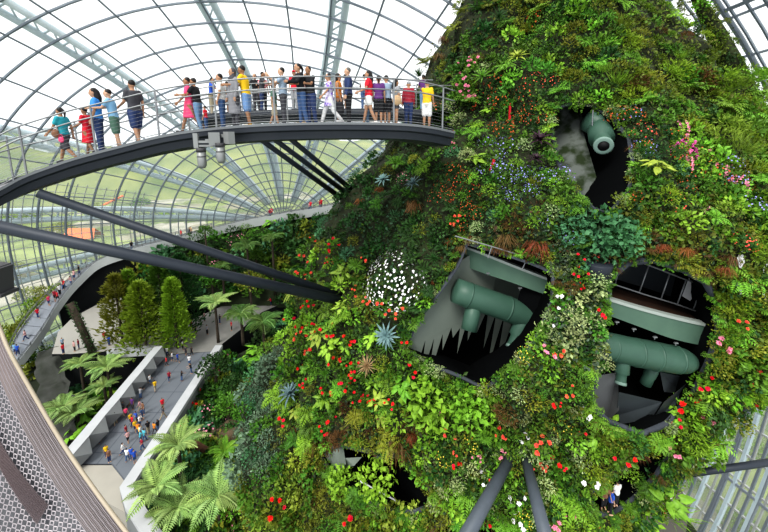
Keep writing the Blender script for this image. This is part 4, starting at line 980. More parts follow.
strip([[p+n*2.35+Z*.9, p+n*2.5+Z*.9, p+n*2.5-Z*.8, p-n*2.6-Z*.8, p-n*2.7+Z*.4, p-n*2.6+Z*.4] for p, n in zip(WP, WN)], M_wpar, 'parapet', walk, False)
for off in (2.4, -2.6):
    line = [p+n*off for p, n in zip(WP, WN)]
    for h in (1.35, 1.1): m_ = MB().use(M_steel); m_.tube([p+Z*h for p in line], .06, 4); m_.build('handrail', walk)
    for p, i in path_points(line, 2.6): m_ = MB().use(M_steel); m_.box(p+Z*.65, (.10, .10, 1.4)); m_.build('railing_post', walk)
mb = MB().use(M_joint)
for p, i in path_points(WP, 1.6): n = WN[i]; d = n.cross(Z).normalized()*.08; u_ = Z*.02; mb.quad(p-n*2.5-d+u_, p+n*2.3-d+u_, p+n*2.3+d+u_, p-n*2.5+d+u_)
mb.build('deck_joint', walk)
# --- dark retaining wall and planted bank below the walkway
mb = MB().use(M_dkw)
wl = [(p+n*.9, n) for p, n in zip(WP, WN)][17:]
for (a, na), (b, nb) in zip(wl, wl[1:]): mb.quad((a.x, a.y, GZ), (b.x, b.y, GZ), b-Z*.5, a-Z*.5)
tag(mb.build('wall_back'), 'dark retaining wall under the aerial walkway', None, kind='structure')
bank = []
for i in range(32, len(WP)):
    p, n = WP[i], WN[i]; k = min(1, (i-32)/6); bank.append([p+n*2.55-Z*(1.4+4*(1-k)), p+n*(2.6+2.5*k)-Z*(6+2*(1-k)), p+n*(2.7+6*k)+Vector((0, 0, PZ_-.3-p.z))])
M_bank = mat('bank_green', (.03, .045, .018), .95, noise_s=.4, noise_a=.5, col2=(.012, .018, .009))
bk_o = strip(bank, M_bank, 'bank', None); tag(bk_o, 'planted bank below the walkway', None, kind='structure')
# behind the walkway: low yellow-green planting strip against the glass
strip_ = strip([[p-n*2.8-Z*.6, p-n*8-Z*2.5] for p, n in zip(WP, WN)], mat('strip_green', (.22, .27, .05), .9, noise_s=.4, noise_a=.5, col2=(.07, .11, .03)), 'planting_strip', None); tag(strip_, 'green planting strip between the walkway and the glass', None, kind='structure')
# --- rocky face left of the tree ferns
M_rock = mat('rock_dark', (.06, .062, .058), .9, noise_s=.9, noise_a=.5, col2=(.025, .03, .022), bump=.5)
def patch(c00, c10, c11, c01, nu, nv, amp, m, name, label, cat):
    mb = MB().use(m); ii = []
    for i in range(nu+1):
        r = []
        for j in range(nv+1):
            u, v = i/nu, j/nv; p = (c00.lerp(c10, u)).lerp(c01.lerp(c11, u), v); q = p*.5
            p = p + Vector((noise.noise(q), noise.noise(q+Vector((7, 2, 1))), noise.noise(q+Vector((3, 9, 4)))))*amp; r.append(mb.vert(p))
        ii.append(r)
    for i in range(nu):
        for j in range(nv): mb.face((ii[i][j], ii[i+1][j], ii[i+1][j+1], ii[i][j+1]))
    return tag(mb.build(name, None, True), label, cat)
patch(at_z(36, 352, 8), at_z(64, 346, 8), at_z(80, 446, 1), at_z(44, 440, 1), 24, 30, 1.0, M_rock, 'rock_face', 'dark craggy rock face left of the tree ferns', 'rock')
for i, (x, y, r, l) in enumerate(((219, 434, 8, 'brown boulder above the small green tree fern'), (228, 428, 7, 'brown mossy boulder at the dark pool edge'), (233, 438, 11, 'large mossy boulder by the foot of the mountain'))):
    mb = MB().use(mat('boulder', (.14, .09, .06), .9, noise_s=1.5, noise_a=.5, col2=(.06, .06, .03), bump=.4)); c = at_z(x, y, 6.8); s = r*(c-CAM).length/F
    mb.ball((0, 0, 0), (s, s*.8, s*.7), 18, 12); mb.v = [tuple(c + Vector(v)*(1+.35*noise.noise(Vector(v)*.7+Vector((i*5, 0, 0))))) for v in mb.v]
    tag(mb.build('boulder', None, True), l, 'rock')
c = at_z(204, 446, 3.0); mb = MB().use(mat('log_brown', (.20, .10, .06), .9, noise_s=2, noise_a=.5)); mb.tube([at_z(189, 440, 9.5), at_z(208, 452, 7.2)], [.3, .42], 10)
tag(mb.build('fallen_log', None, True), 'reddish brown leaning trunk beside the tree fern right of the plaza', 'log')
mb = MB().use(M_path); tag(prism([at_z(x, y, 6.05) for x, y in [(168, 478), (186, 474), (205, 490), (215, 520), (216, 545), (195, 545), (190, 515), (178, 498)]], 5.5, 6.05, mat('path_dark', (.10, .105, .11), .8), 'lower_path'), 'dark lower path beneath the tree ferns', None, kind='structure')
tag(prism([at_z(x, y, .4) for x, y in [(640, 540), (650, 505), (676, 480), (690, 505), (684, 545)]], 0, .4, mat('path_tan', (.10, .095, .085), .8), 'lower_path'), 'grey floor at the right foot of the mountain', None, kind='structure')
bed = [at_z(x, y, PZ_+1.2) for x, y in [(222, 342), (219, 345), (174, 414), (126, 486), (132, 502), (160, 545)]]
bedpts = [Vector((p.x+.55, p.y, 0)) for p in bed] + [Vector((-8, 22, 0)), Vector((-9, 44, 0)), Vector((-16, 66, 0))]
bed_o = prism(bedpts, GZ, 6.0, M_floor, 'garden_bed'); tag(bed_o, 'dark planted bed right of the white plaza wall', None, kind='structure')
# ------------------------------------------------------------------ garden trees
def trunk(parent, h, r, m, lean=Vector((0, 0, 0)), name='trunk', bumps=False):
    mb = MB().use(m); pts = [Vector((lean.x*(k/6)**1.5, lean.y*(k/6)**1.5, h*k/6)) for k in range(7)]
    mb.tube(pts, [r*(1.25-.4*k/6) for k in range(7)], 9); return mb.build(name, parent, True)
M_trunk = mat('trunk_dark', (.035, .028, .022), .95, noise_s=3, noise_a=.5, col2=(.07, .055, .04))
FR = {}
def frond_proto(c, v, npair, ll, droop, w):
    k = (c, v)
    if k not in FR:
        mb = MB().use(LM(c)); pts = frond(mb, (0, 0, 0), 0, .75, 1.12, droop, ll, npair, w); mb.tube(pts, [.018]*len(pts), 3, False); FR[k] = mb.mesh('frond_'+c+str(v))
    return FR[k]
def tree_fern(x, y, rpx, label, zc=5.0, zb=0., c='treefern', nf=14, group=None, palm=False):
    p = at_z(x, y, zc); s = rpx*(p-CAM).length/F
    t = empty('palm_tree' if palm else 'tree_fern', label, 'palm' if palm else 'tree fern', group, (p.x, p.y, zb))
    trunk(t, zc-zb, .2 if not palm else .22, M_trunk)
    for i in range(nf):
        o = link('frond', frond_proto(c, i % 3, 18 if not palm else 16, .25 if not palm else .36, (1.05 if not palm else 1.4)+.22*(i % 3), .3 if not palm else .14), t)
        o.location = (0, 0, zc-zb-.05); o.rotation_euler = (0, U(-.25, .2), 2*PI*i/nf*(1 if i % 2 else 1)+U(-.12, .12)); k = s*U(.88, 1.08)*(1 if i % 3 else .8); o.scale = (k, k, k*.9)
    return t
tree_fern(178, 445, 21, 'broad pale green tree fern just right of the white plaza wall', 11, 6)
tree_fern(157, 487, 22, 'tree fern beside the bend of the white plaza wall', 10.5, 6); tree_fern(178, 507, 22, 'drooping tree fern between two larger ones near the lower path', 9, 6)
tree_fern(218, 495, 25, 'largest tree fern, by the foot of the mountain', 10, 6); tree_fern(62, 408, 15, 'tree fern by the rock face, left of its close twin', 3.5); tree_fern(77, 413, 15, 'tree fern by the rock face, right of its close twin', 3)
tree_fern(80, 364, 12, 'small tree fern in front of the dark drop', 7.6); tree_fern(107, 367, 17, 'wide tree fern below the low white parapet', 7.6); tree_fern(104, 386, 12, 'lower tree fern beneath the wide one under the parapet', 5)
tree_fern(224, 452, 12, 'small bright tree fern beside the brown boulders', 8, 6, 'fern')
tree_fern(215, 303, 18, 'tall pale tree fern with a dark trunk beside the path', 15, PZ_, 'treefern'); tree_fern(241, 314, 17, 'dusty green palm right of the tall tree fern', 13.5, PZ_, 'palm', 16, None, True)
tree_fern(263, 322, 18, 'dusty green palm closest to the mountain flowers', 13, PZ_, 'palm', 16, None, True); tree_fern(247, 246, 15, 'palm on the bank under the walkway, nearest its lamps', 21, 10, 'palm', 16, None, True)
tree_fern(272, 238, 13, 'palm on the bank right of the first bank palm', 22, 10, 'palm', 14, None, True); tree_fern(291, 226, 14, 'palm high on the bank close to the mountain', 23, 11, 'palm', 14, None, True); tree_fern(222, 266, 10, 'small palm on the bank between the struts', 17, 9, 'palm', 14, None, True)
def conifer(x, ytop, ybase, wpx, c, label, loose=1.0, zb=PZ_):
    b = at_z(x, ybase, zb); d = (b-CAM).length; h = (at_y(x, ytop, b.y).z - zb); r = wpx*d/F
    t = empty('conifer_tree', label, 'tree', None, b); trunk(t, h*.95, .16, M_trunk); mb = MB().use(LM(c))
    for i in range(int(2300*loose)):
        k = random.random()**.8; z_ = h*(.06+.94*k); rr = r*1.25*(1-k)**.55*(.75+.6*noise.noise(Vector((z_*.8, x, 3))))*math.sqrt(random.random()); a = U(0, 2*PI)
        q = Vector((math.cos(a)*rr, math.sin(a)*rr, z_)); mb.leaf(q, (Vector((math.cos(a), math.sin(a), U(.2, 1.2)))+rdir()*.4).normalized(), rdir(), U(.5, 1.0), U(.18, .34), .3)
    mb.build('foliage', t); return t
conifer(124, 276, 350, 15, 'olive', 'loose pale conifer in front of the concrete court', .8); conifer(147, 283, 352, 17, 'moss', 'dense yellow-green conifer beside the plaza corner')
conifer(137, 272, 345, 7, 'moss', 'narrow upright conifer between two wider ones', .7); conifer(166, 262, 340, 17, 'mid', 'mid-green conifer behind the yellow-green one'); conifer(187, 255, 335, 17, 'dark', 'dark conifer left of the tall tree fern'); conifer(178, 280, 348, 12, 'moss', 'bright conifer just above the plaza top')
# ivy-clad post
a, b = at_z(93, 352, PZ_), at_y(70, 303, at_z(93, 352, PZ_).y+1.0); t = empty('ivy_post', 'leaning ivy-clad post beneath the aerial walkway', 'post', None, a)
mb = MB().use(M_trunk); mb.tube([Vector((0, 0, 0)), b-a], .5, 10); mb.build('post', t, True); mb = MB().use(LM('dark'))
for i in range(700): k = random.random(); d = rdir(); mb.leaf((b-a)*k+Vector((d.x, d.y, 0))*.55, (d+rdir()*.5).normalized(), rdir(), U(.2, .4), U(.12, .25))
mb.build('ivy', t)
def broadtree(x, y, rpx, c, label, zc, zb=0., flat=.8, n=2):
    p = at_z(x, y, zc); s = rpx*(p-CAM).length/F; t = empty('broadleaf_tree', label, 'tree', None, (p.x, p.y, zb)); trunk(t, zc-zb, .2, M_trunk)
    o = link('crown', P('treecrown', c, lambda c, v: shrub_mesh(c, v, 420, .17, .6, flat), n), t); o.location = (0, 0, zc-zb); o.scale = (s, s, s); o.rotation_euler = (0, 0, U(0, 6)); return t
broadtree(228, 407, 14, 'mid', 'round bushy tree in the dark gap by the foot of the mountain', 9, 6); broadtree(215, 368, 17, 'dark', 'dark flowering bush tree right of the plaza top', 10, 6); broadtree(302, 250, 22, 'dark', 'dark rounded tree at the mountain edge under the walkway', 19, 9)
broadtree(192, 268, 15, 'dark', 'dark tree behind the conifers under the walkway', 16, 8); broadtree(212, 280, 14, 'mid', 'mid-green tree behind the tall tree fern', 14, 8); broadtree(250, 283, 16, 'olive', 'olive tree crossed by the lower strut', 15, 8); broadtree(232, 505, 14, 'bright', 'bright bush at the lower left foot of the mountain', 9, 6); broadtree(245, 470, 12, 'grey', 'grey-green bush touching the mountain foot', 9, 6)
broadtree(232, 385, 12, 'dark', 'small dark tree against the grey-green mountain edge', 9, 6); broadtree(205, 232, 9, 'mid', 'tree behind the far walkway bend', 23, 8); broadtree(256, 255, 13, 'mid', 'leafy tree below the bank palms', 18, 8); broadtree(282, 268, 13, 'olive', 'olive tree left of the orange mountain flowers', 15, 8)
# --- low garden shrubs, each its own plant, found by casting onto floor and bank
gv, gf = [], []
for o in (bpy.data.objects['floor'], bk_o, bed_o):
    b0 = len(gv); gv += [v.co.copy() for v in o.data.vertices]; gf += [tuple(b0+i for i in p.vertices) for p in o.data.polygons]
GB = BVHTree.FromPolygons(gv, gf)
BLOCK = [plaza_px, [(78, 465), (112, 465), (130, 488), (125, 512), (108, 503)], [(52, 354), (58, 332), (72, 318), (100, 303), (150, 286), (170, 318), (163, 348), (110, 351)], [(160, 355), (172, 330), (195, 318), (240, 300), (300, 284), (310, 292), (262, 312), (240, 330), (217, 351)],
         [(219, 337), (228, 345), (134, 486), (165, 545), (150, 545), (120, 486)], [(168, 478), (186, 474), (205, 490), (215, 545), (195, 545), (178, 498)], [(162, 338), (62, 462), (85, 468), (170, 352)], [(-5, 300), (130, 545), (-5, 545)], [(36, 345), (64, 340), (84, 446), (44, 440)]]
GREG = [((20, 60), (330, 460), 'between the screen and the rock face'), ((60, 135), (352, 440), 'in the dark pit below the low parapet'), ((60, 130), (440, 545), 'beside the perforated screen below the plaza'), ((120, 200), (380, 545), 'right of the white plaza wall'), ((200, 260), (340, 545), 'at the left foot of the mountain'), ((170, 345), (200, 300), 'on the bank under the walkway'), ((120, 345), (300, 350), 'beside the curving path')]
gp = []; tries = 0; gcount = {}
while tries < 16000:
    tries += 1; x, y = U(15, 345), U(225, 545)
    if any(in_poly(x, y, B__) for B__ in BLOCK): continue
    r = ray(x, y).normalized(); hh = GB.ray_cast(CAM, r, 200)
    if hh[0] is None: continue
    hm = BVH.ray_cast(CAM, r, 200)
    if hm[0] is not None and hm[3] < hh[3]: continue
    if any((a-x)**2+(b-y)**2 < 9.5**2 for a, b in gp): continue
    gp.append((x, y)); w_ = next((w__ for (xa, xb), (ya, yb), w__ in GREG if xa <= x <= xb and ya <= y <= yb), 'in the lower garden')
    k, c = random.choice([('shrub', 'dark'), ('shrub', 'dark'), ('fine', 'dark'), ('fern', 'mid'), ('broad', 'bright'), ('fern', 'dark'), ('shrub', 'mid'), ('fine', 'mid'), ('dots', ('dark', 'pink')) if random.random() < .4 else ('shrub', 'blue'), ('shrub', 'olive')])
    o = plant(k, c, x, y, U(9, 15), w_, hh[0]+Z*.6, Vector((0, 0, 1)))
    o.name = {'leafy_shrub': 'garden_bush', 'dark_leaved_shrub': 'garden_bush', 'blue_green_shrub': 'garden_bush', 'fine_leaved_shrub': 'garden_bush', 'golden_shrub': 'garden_bush', 'fern': 'ground_fern', 'broad_leaved_plant': 'garden_plant'}.get(o.name.split('.')[0], o.name)
for i in range(26):      # red cordylines along the white wall
    t_ = i/25; x, y = 216-86*t_+U(4, 13), 356+128*t_+U(0, 8); p = at_z(x, y, 7.0); c = random.choice(['mid', 'dark', 'olive'])
    plant('begonia' if i % 3 == 0 else 'fine', (c, random.choice(['magenta', 'red'])) if i % 3 == 0 else c, x, y, U(6, 9), 'along the outside of the white plaza wall', p, Vector((.3, -.3, 1)).normalized())
for i in range(16):      # planting along the outer strip beside the walkway
    q = WP[4+i]; n = WN[4+i]; p = q-n*U(3.5, 7)-Z*1.0; plant('fine', random.choice(['yellow', 'olive', 'moss']), 0, 0, U(7, 11), 'between the aerial walkway and the glass', p, Vector((0, 0, 1)))
for i, (x, y) in enumerate([(84, 480), (92, 490), (100, 500), (107, 512), (114, 522), (122, 528), (96, 512), (110, 532), (76, 468), (88, 500)]):
    plant(*random.choice([('shrub', 'mid'), ('fine', 'olive'), ('fine', 'pale'), ('shrub', 'bright')]), x, y, U(7, 10), 'beside the perforated screen below the plaza', at_z(x, y, 4.8), Vector((0, 0, 1)))
# trees out in the park beyond the glass
for i, (x, y, r) in enumerate([(-20, 175, 20), (12, 165, 16), (45, 178, 14), (80, 182, 16), (110, 172, 14), (150, 165, 16), (190, 172, 14), (225, 180, 16), (255, 170, 14), (330, 170, 14), (20, 215, 16), (60, 225, 14), (95, 205, 12), (5, 265, 18), (28, 285, 14), (140, 200, 12), (700, 455, 10), (745, 500, 16), (760, 430, 14), (370, 165, 14), (290, 160, 12), (165, 210, 9)]):
    p = at_z(x, y, -8); s = r*(p-CAM).length/F*.8; o = link('park_tree', P('treecrown', random.choice(['olive', 'mid', 'moss']), lambda c, v: shrub_mesh(c, v, 420, .17, .6, .9), 2)); o.location = p-Z*(5-s*.2); o.scale = (s, s, s*.8); o.rotation_euler = (0, 0, i)
    tag(o, 'rounded green park tree outside the glass', 'tree', 'park trees outside the glass')
M_bld = mat('far_building', (.45, .5, .55), .8)
for i, (x, w_, h) in enumerate([(34, 10, 16), (42, 7, 13), (49, 6, 20)]):
    p = at_y(x, 152, 330); m_ = MB().use(M_bld); m_.box((p.x, p.y, p.z+h/2-25), (w_, 8, h+50)); m_.box((p.x, p.y, p.z+h+.5), (w_*.5, 5, 2.5))
    tag(m_.build('tower_block'), 'distant bluish tower block seen past the footbridge, %s of three' % ('left', 'middle', 'right')[i], 'building')
m_ = MB().use(mat('awning_orange', (.75, .16, .05), .6)); p = at_z(83, 237, -12.8); d = 9
m_.poly([p+Vector(v) for v in ((-d, -4, 0), (d, -4, 0), (d*.8, 0, 5), (-d*.8, 0, 5))]); m_.poly([p+Vector(v) for v in ((-d, 4, 0), (d, 4, 0), (d*.8, 0, 5), (-d*.8, 0, 5))]); tag(m_.build('tent'), 'small orange tent roof outside the glass', 'tent')
p = at_z(110, 207, -12); m_ = MB().use(bpy.data.materials['awning_orange']); m_.tube([p+Vector((-8, 0, 0)), p+Vector((8, 4, 8))], 1.0, 6); tag(m_.build('crane_arm'), 'orange boom outside the glass', 'crane')
# ------------------------------------------------------------------ perforated screen at the lower left corner
E = smooth_path([at_y(x, y, d) for x, y, d in [(-14, 292, 6.6), (0, 328, 6.4), (10, 352, 6.2), (30, 388, 6.0), (62, 442, 5.7), (95, 490, 5.4), (128, 534, 5.1), (150, 562, 4.9)]], 8)
Fp = smooth_path([at_y(x, y, d) for x, y, d in [(-90, 330, 5.6), (-90, 380, 5.4), (-90, 420, 5.2), (-85, 480, 5.0), (-70, 540, 4.7), (-50, 600, 4.4), (-20, 650, 4.1), (20, 700, 3.8)]], 8)
scr = empty('perforated_screen', 'curved perforated metal screen with tan edge rail in the lower left corner', 'screen')
M_mesh = mat('mesh_mauve', (.37, .34, .36), .5, .2, noise_s=1.2, noise_a=.6, col2=(.25, .23, .25)); M_tan = mat('rail_tan', (.36, .31, .24), .5); M_back = mat('screen_back', (.06, .062, .07), .8, noise_s=.9, noise_a=.5, col2=(.16, .165, .18)); M_brn = mat('rod_brown', (.32, .27, .265), .6)
NV = 64
def sp_pt(i, v, lift=0.):
    a = E[min(i, len(E)-1)]; b = Fp[min(i, len(Fp)-1)]; p = a.lerp(b, v); return p + Vector((.12, -.2, .3))*(-math.sin(PI*min(1, v*1.2))*.5 + lift)
def sp_f(u, v, lift=0.):
    i = max(0, min(len(E)-2, int(u))); f = u-i; return sp_pt(i, v, lift).lerp(sp_pt(i+1, v, lift), f)
mb = MB().use(M_back); ii = [[mb.vert(sp_pt(i, j/24, -.35)) for j in range(25)] for i in range(len(E))]
for i in range(len(E)-1):
    for j in range(24): mb.face((ii[i][j], ii[i][j+1], ii[i+1][j+1], ii[i+1][j]))
mb.build('backing_sheet', scr, True)
m_ = MB().use(M_tan); m_.tube([sp_pt(i, 0, .05) for i in range(len(E))], .032, 8); m_.build('edge_rail', scr, True)
n_u = len(E)-1
mb = MB().use(M_brn)        # fine rods next to the edge
for k in range(0, 240): u = n_u*k/240; mb.tube([sp_f(u, .012), sp_f(min(n_u, u+.6), .10), sp_f(min(n_u, u+1.6), .2)], .008, 3, False)
mb.build('edge_rods', scr)
for v0 in (.03, .055, .08, .11, .14, .17, .2): m_ = MB().use(M_mesh); m_.tube([sp_f(n_u*k/220, v0+.0012*math.sin(k*.9), .03) for k in range(221)], .005, 4); m_.build('wavy_wire', scr)
mb = MB().use(M_mesh); NU_ = 60; NV_ = 20   # diamond mesh
def dm(a, b): return sp_f(min(n_u, max(0, a/NU_*n_u)), .2+.8*b/NV_, .02)
for a in range(NU_):
    for b in range(NV_):
        p, q, r, s_ = dm(a, b), dm(a+1, b), dm(a+1, b+1), dm(a, b+1); c = (p+q+r+s_)/4; up = Vector((.12, -.2, .3))*.05
        m1, m2, m3, m4 = (p+q)/2, (q+r)/2, (r+s_)/2, (s_+p)/2
        for x1, x2 in ((m1, m2), (m2, m3), (m3, m4), (m4, m1)):
            w_ = (c-(x1+x2)/2)*.42; mb.quad(x1, x2, x2+w_+up*.2, x1+w_+up*.2)
mb.build('diamond_mesh', scr)
m_ = MB().use(mat('band_shade', (.17, .135, .14), .6))  # brown rods added to stand for a shadow band across the mesh
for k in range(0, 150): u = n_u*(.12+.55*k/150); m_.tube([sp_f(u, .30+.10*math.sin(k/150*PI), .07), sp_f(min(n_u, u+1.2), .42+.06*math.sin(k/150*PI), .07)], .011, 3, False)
m_.build('shade_rod_band', scr)
# dark lamp box on the left edge
t = empty('floodlight_box', 'dark boxy floodlight cut by the left edge above the screen', 'light'); c = at_y(-4, 279, 6.4); R_ = Matrix.Rotation(.12, 3, 'Y')
m_ = MB().use(M_lampd); m_.box(c, (.36, .3, .52), R_); m_.box(c+Vector((0, 0, .24)), (.30, .34, .07), R_); m_.box(c-Vector((-.02, 0, .25)), (.40, .34, .06), R_); m_.build('housing', t)
m_ = MB().use(M_lampd); m_.tube([c-Vector((.1, 0, .2)), E[2]+Vector((-.2, 0, 0))], .04, 8); m_.build('bracket', t)
# ------------------------------------------------------------------ people
def sknm(i): return mat('skin_%d' % i, [(.42, .24, .15), (.30, .16, .09), (.50, .31, .21)][i], .6)
M_hair = mat('hair_black', (.012, .010, .010), .5); M_hairg = mat('hair_grey', (.12, .11, .10), .6); M_shoe = mat('shoe_dark', (.03, .03, .035), .6); M_eye = mat('eye_dark', (.02, .015, .012), .4); M_lip = mat('lip', (.35, .12, .10), .6)
CLOTH = {'teal': (.03, .30, .36), 'red': (.62, .02, .04), 'blue': (.06, .25, .60), 'royal': (.03, .10, .50), 'lightblue': (.22, .42, .62), 'charcoal': (.06, .06, .07), 'black': (.015, .015, .018), 'pink': (.80, .08, .20), 'white': (.72, .72, .72), 'grey': (.30, .31, .33),
         'coat': (.22, .22, .24), 'yellow': (.75, .48, .02), 'denim': (.05, .10, .22), 'navy': (.03, .05, .13), 'palejean': (.14, .24, .38), 'khaki': (.36, .31, .22), 'green': (.08, .16, .12), 'maroon': (.28, .02, .04), 'purple': (.12, .04, .18), 'greyblue': (.28, .36, .46), 'skyshort': (.16, .28, .50),
         'orange': (.75, .25, .03), 'lime': (.45, .60, .06), 'cyan': (.10, .45, .55), 'tan': (.55, .38, .22), 'brown': (.20, .10, .06), 'rose': (.60, .35, .35)}
def CM(c): return mat('cloth_'+c, CLOTH[c], .85)
def pattern_mat():
    m = bpy.data.materials.new('cloth_flowered'); m.use_nodes = True; g = m.node_tree; b = g.nodes['Principled BSDF']; b.inputs['Roughness'].default_value = .85
    v = g.nodes.new('ShaderNodeTexVoronoi'); v.inputs['Scale'].default_value = 9; t = g.nodes.new('ShaderNodeTexCoord'); r = g.nodes.new('ShaderNodeValToRGB'); r.color_ramp.elements[0].position = .35; r.color_ramp.elements[0].color = (.22, .12, .55, 1); r.color_ramp.elements[1].position = .5; r.color_ramp.elements[1].color = (.62, .58, .75, 1)
    g.links.new(t.outputs['Object'], v.inputs['Vector']); g.links.new(v.outputs['Distance'], r.inputs['Fac']); g.links.new(r.outputs['Color'], b.inputs['Base Color']); return m
M_flower = pattern_mat(); MATS['cloth_flowered'] = M_flower
def stripe_mat():
    m = bpy.data.materials.new('cloth_striped'); m.use_nodes = True; g = m.node_tree; b = g.nodes['Principled BSDF']; b.inputs['Roughness'].default_value = .85
    v = g.nodes.new('ShaderNodeTexWave'); v.bands_direction = 'Z'; v.inputs['Scale'].default_value = 3.2; t = g.nodes.new('ShaderNodeTexCoord'); r = g.nodes.new('ShaderNodeValToRGB'); r.color_ramp.interpolation = 'CONSTANT'; r.color_ramp.elements[0].color = (.75, .6, .6, 1); r.color_ramp.elements[1].position = .5; r.color_ramp.elements[1].color = (.65, .08, .12, 1)
    g.links.new(t.outputs['Object'], v.inputs['Vector']); g.links.new(v.outputs['Fac'], r.inputs['Fac']); g.links.new(r.outputs['Color'], b.inputs['Base Color']); return m
MATS['cloth_striped'] = stripe_mat(); CLOTH['flowered'] = CLOTH['striped'] = None
for c_ in ('flowered', 'striped'): pass
def remesh(mb, voxel, name, smooth=2):
    me = mb.mesh(name+'_src'); o = bpy.data.objects.new(name+'_src', me); COL.objects.link(o)
    r = o.modifiers.new('r', 'REMESH'); r.mode = 'VOXEL'; r.voxel_size = voxel
    s_ = o.modifiers.new('s', 'SMOOTH'); s_.iterations = smooth; s_.factor = .5
    bpy.context.view_layer.update(); dg = bpy.context.evaluated_depsgraph_get(); out = bpy.data.meshes.new_from_object(o.evaluated_get(dg)); out.name = name
    bpy.data.objects.remove(o); bpy.data.meshes.remove(me); out.polygons.foreach_set('use_smooth', [True]*len(out.polygons)); return out
# a pose gives joint positions for a 1.70 m figure that faces -Y
def joints(pose):
    L = dict(lean=0., hipL=0., hipR=0., kneeL=0., kneeR=0., shL=.05, shR=.05, abL=.12, abR=.12, elL=.25, elR=.25, look=0.); L.update(pose); J = {}
    def rotx(v, a): return Vector((v.x, v.y*math.cos(a)-v.z*math.sin(a), v.y*math.sin(a)+v.z*math.cos(a)))
    J['pel'] = Vector((0, 0, .92)); sp = lambda z: J['pel'] + rotx(Vector((0, 0, z)), L['lean'])
    J['waist'], J['chest'], J['neck'], J['nape'] = sp(.16), sp(.38), sp(.53), sp(.58); J['head'] = sp(.67)+Vector((0, -.02, 0))
    for s, k in ((-1, 'L'), (1, 'R')):
        h = J['pel']+Vector((s*.09, 0, -.04)); kn = h+rotx(Vector((0, 0, -.42)), -L['hip'+k]); an = kn+rotx(Vector((0, 0, -.40)), -L['hip'+k]+L['knee'+k])
        J['hip'+k], J['kn'+k], J['an'+k] = h, kn, an; J['toe'+k] = an+Vector((s*.02, -.14, -.045)); J['heel'+k] = an+Vector((0, .04, -.045))
        sh = sp(.49)+Vector((s*.175, 0, 0)); u = rotx(Vector((s*math.sin(L['ab'+k]), 0, -math.cos(L['ab'+k]))), -L['sh'+k]); el = sh+u*.28
        f = rotx(Vector((s*math.sin(L['ab'+k])*.3, 0, -1)), -(L['sh'+k]+L['el'+k])).normalized(); wr = el+f*.25; J['sh'+k], J['el'+k], J['wr'+k], J['hd'+k] = sh, el, wr, wr+f*.09; J['fd'+k] = f
    lo = min(J['anL'].z, J['anR'].z)-.075
    for k in J:
        if not k.startswith('fd'): J[k] = J[k]-Vector((0, 0, lo))
    return J
def seg(mb, pts, rs, n=10):
    mb.tube(pts, rs, n)
    for p, r in zip(pts, rs): mb.ball(p, r*.995, 10, 7)
def torso(mb, J, o=0., z0=.0, fem=False):
    a, b, c, d = J['pel'], J['waist'], J['chest'], J['neck']
    def ring(p, rx, ry): return (p, rx+o, ry+o)
    R_ = [ring(a+Vector((0, 0, -.10)), .13, .10), ring(a, .165 if fem else .155, .115), ring(a.lerp(b, .6), .145, .105), ring(b, .125 if fem else .14, .095), ring(b.lerp(c, .6), .15, .11), ring(c, .165, .115), ring(c.lerp(d, .7), .15, .09), ring(d, .07, .06)]
    n = 16; rows = []
    for p, rx, ry in R_: rows.append([mb.vert(p+Vector((math.cos(2*PI*k/n)*rx, math.sin(2*PI*k/n)*ry, 0))) for k in range(n)])
    for x, y in zip(rows, rows[1:]):
        for k in range(n): mb.face((x[k], x[(k+1) % n], y[(k+1) % n], y[k]))
    mb.face(rows[0][::-1]); mb.face(rows[-1])
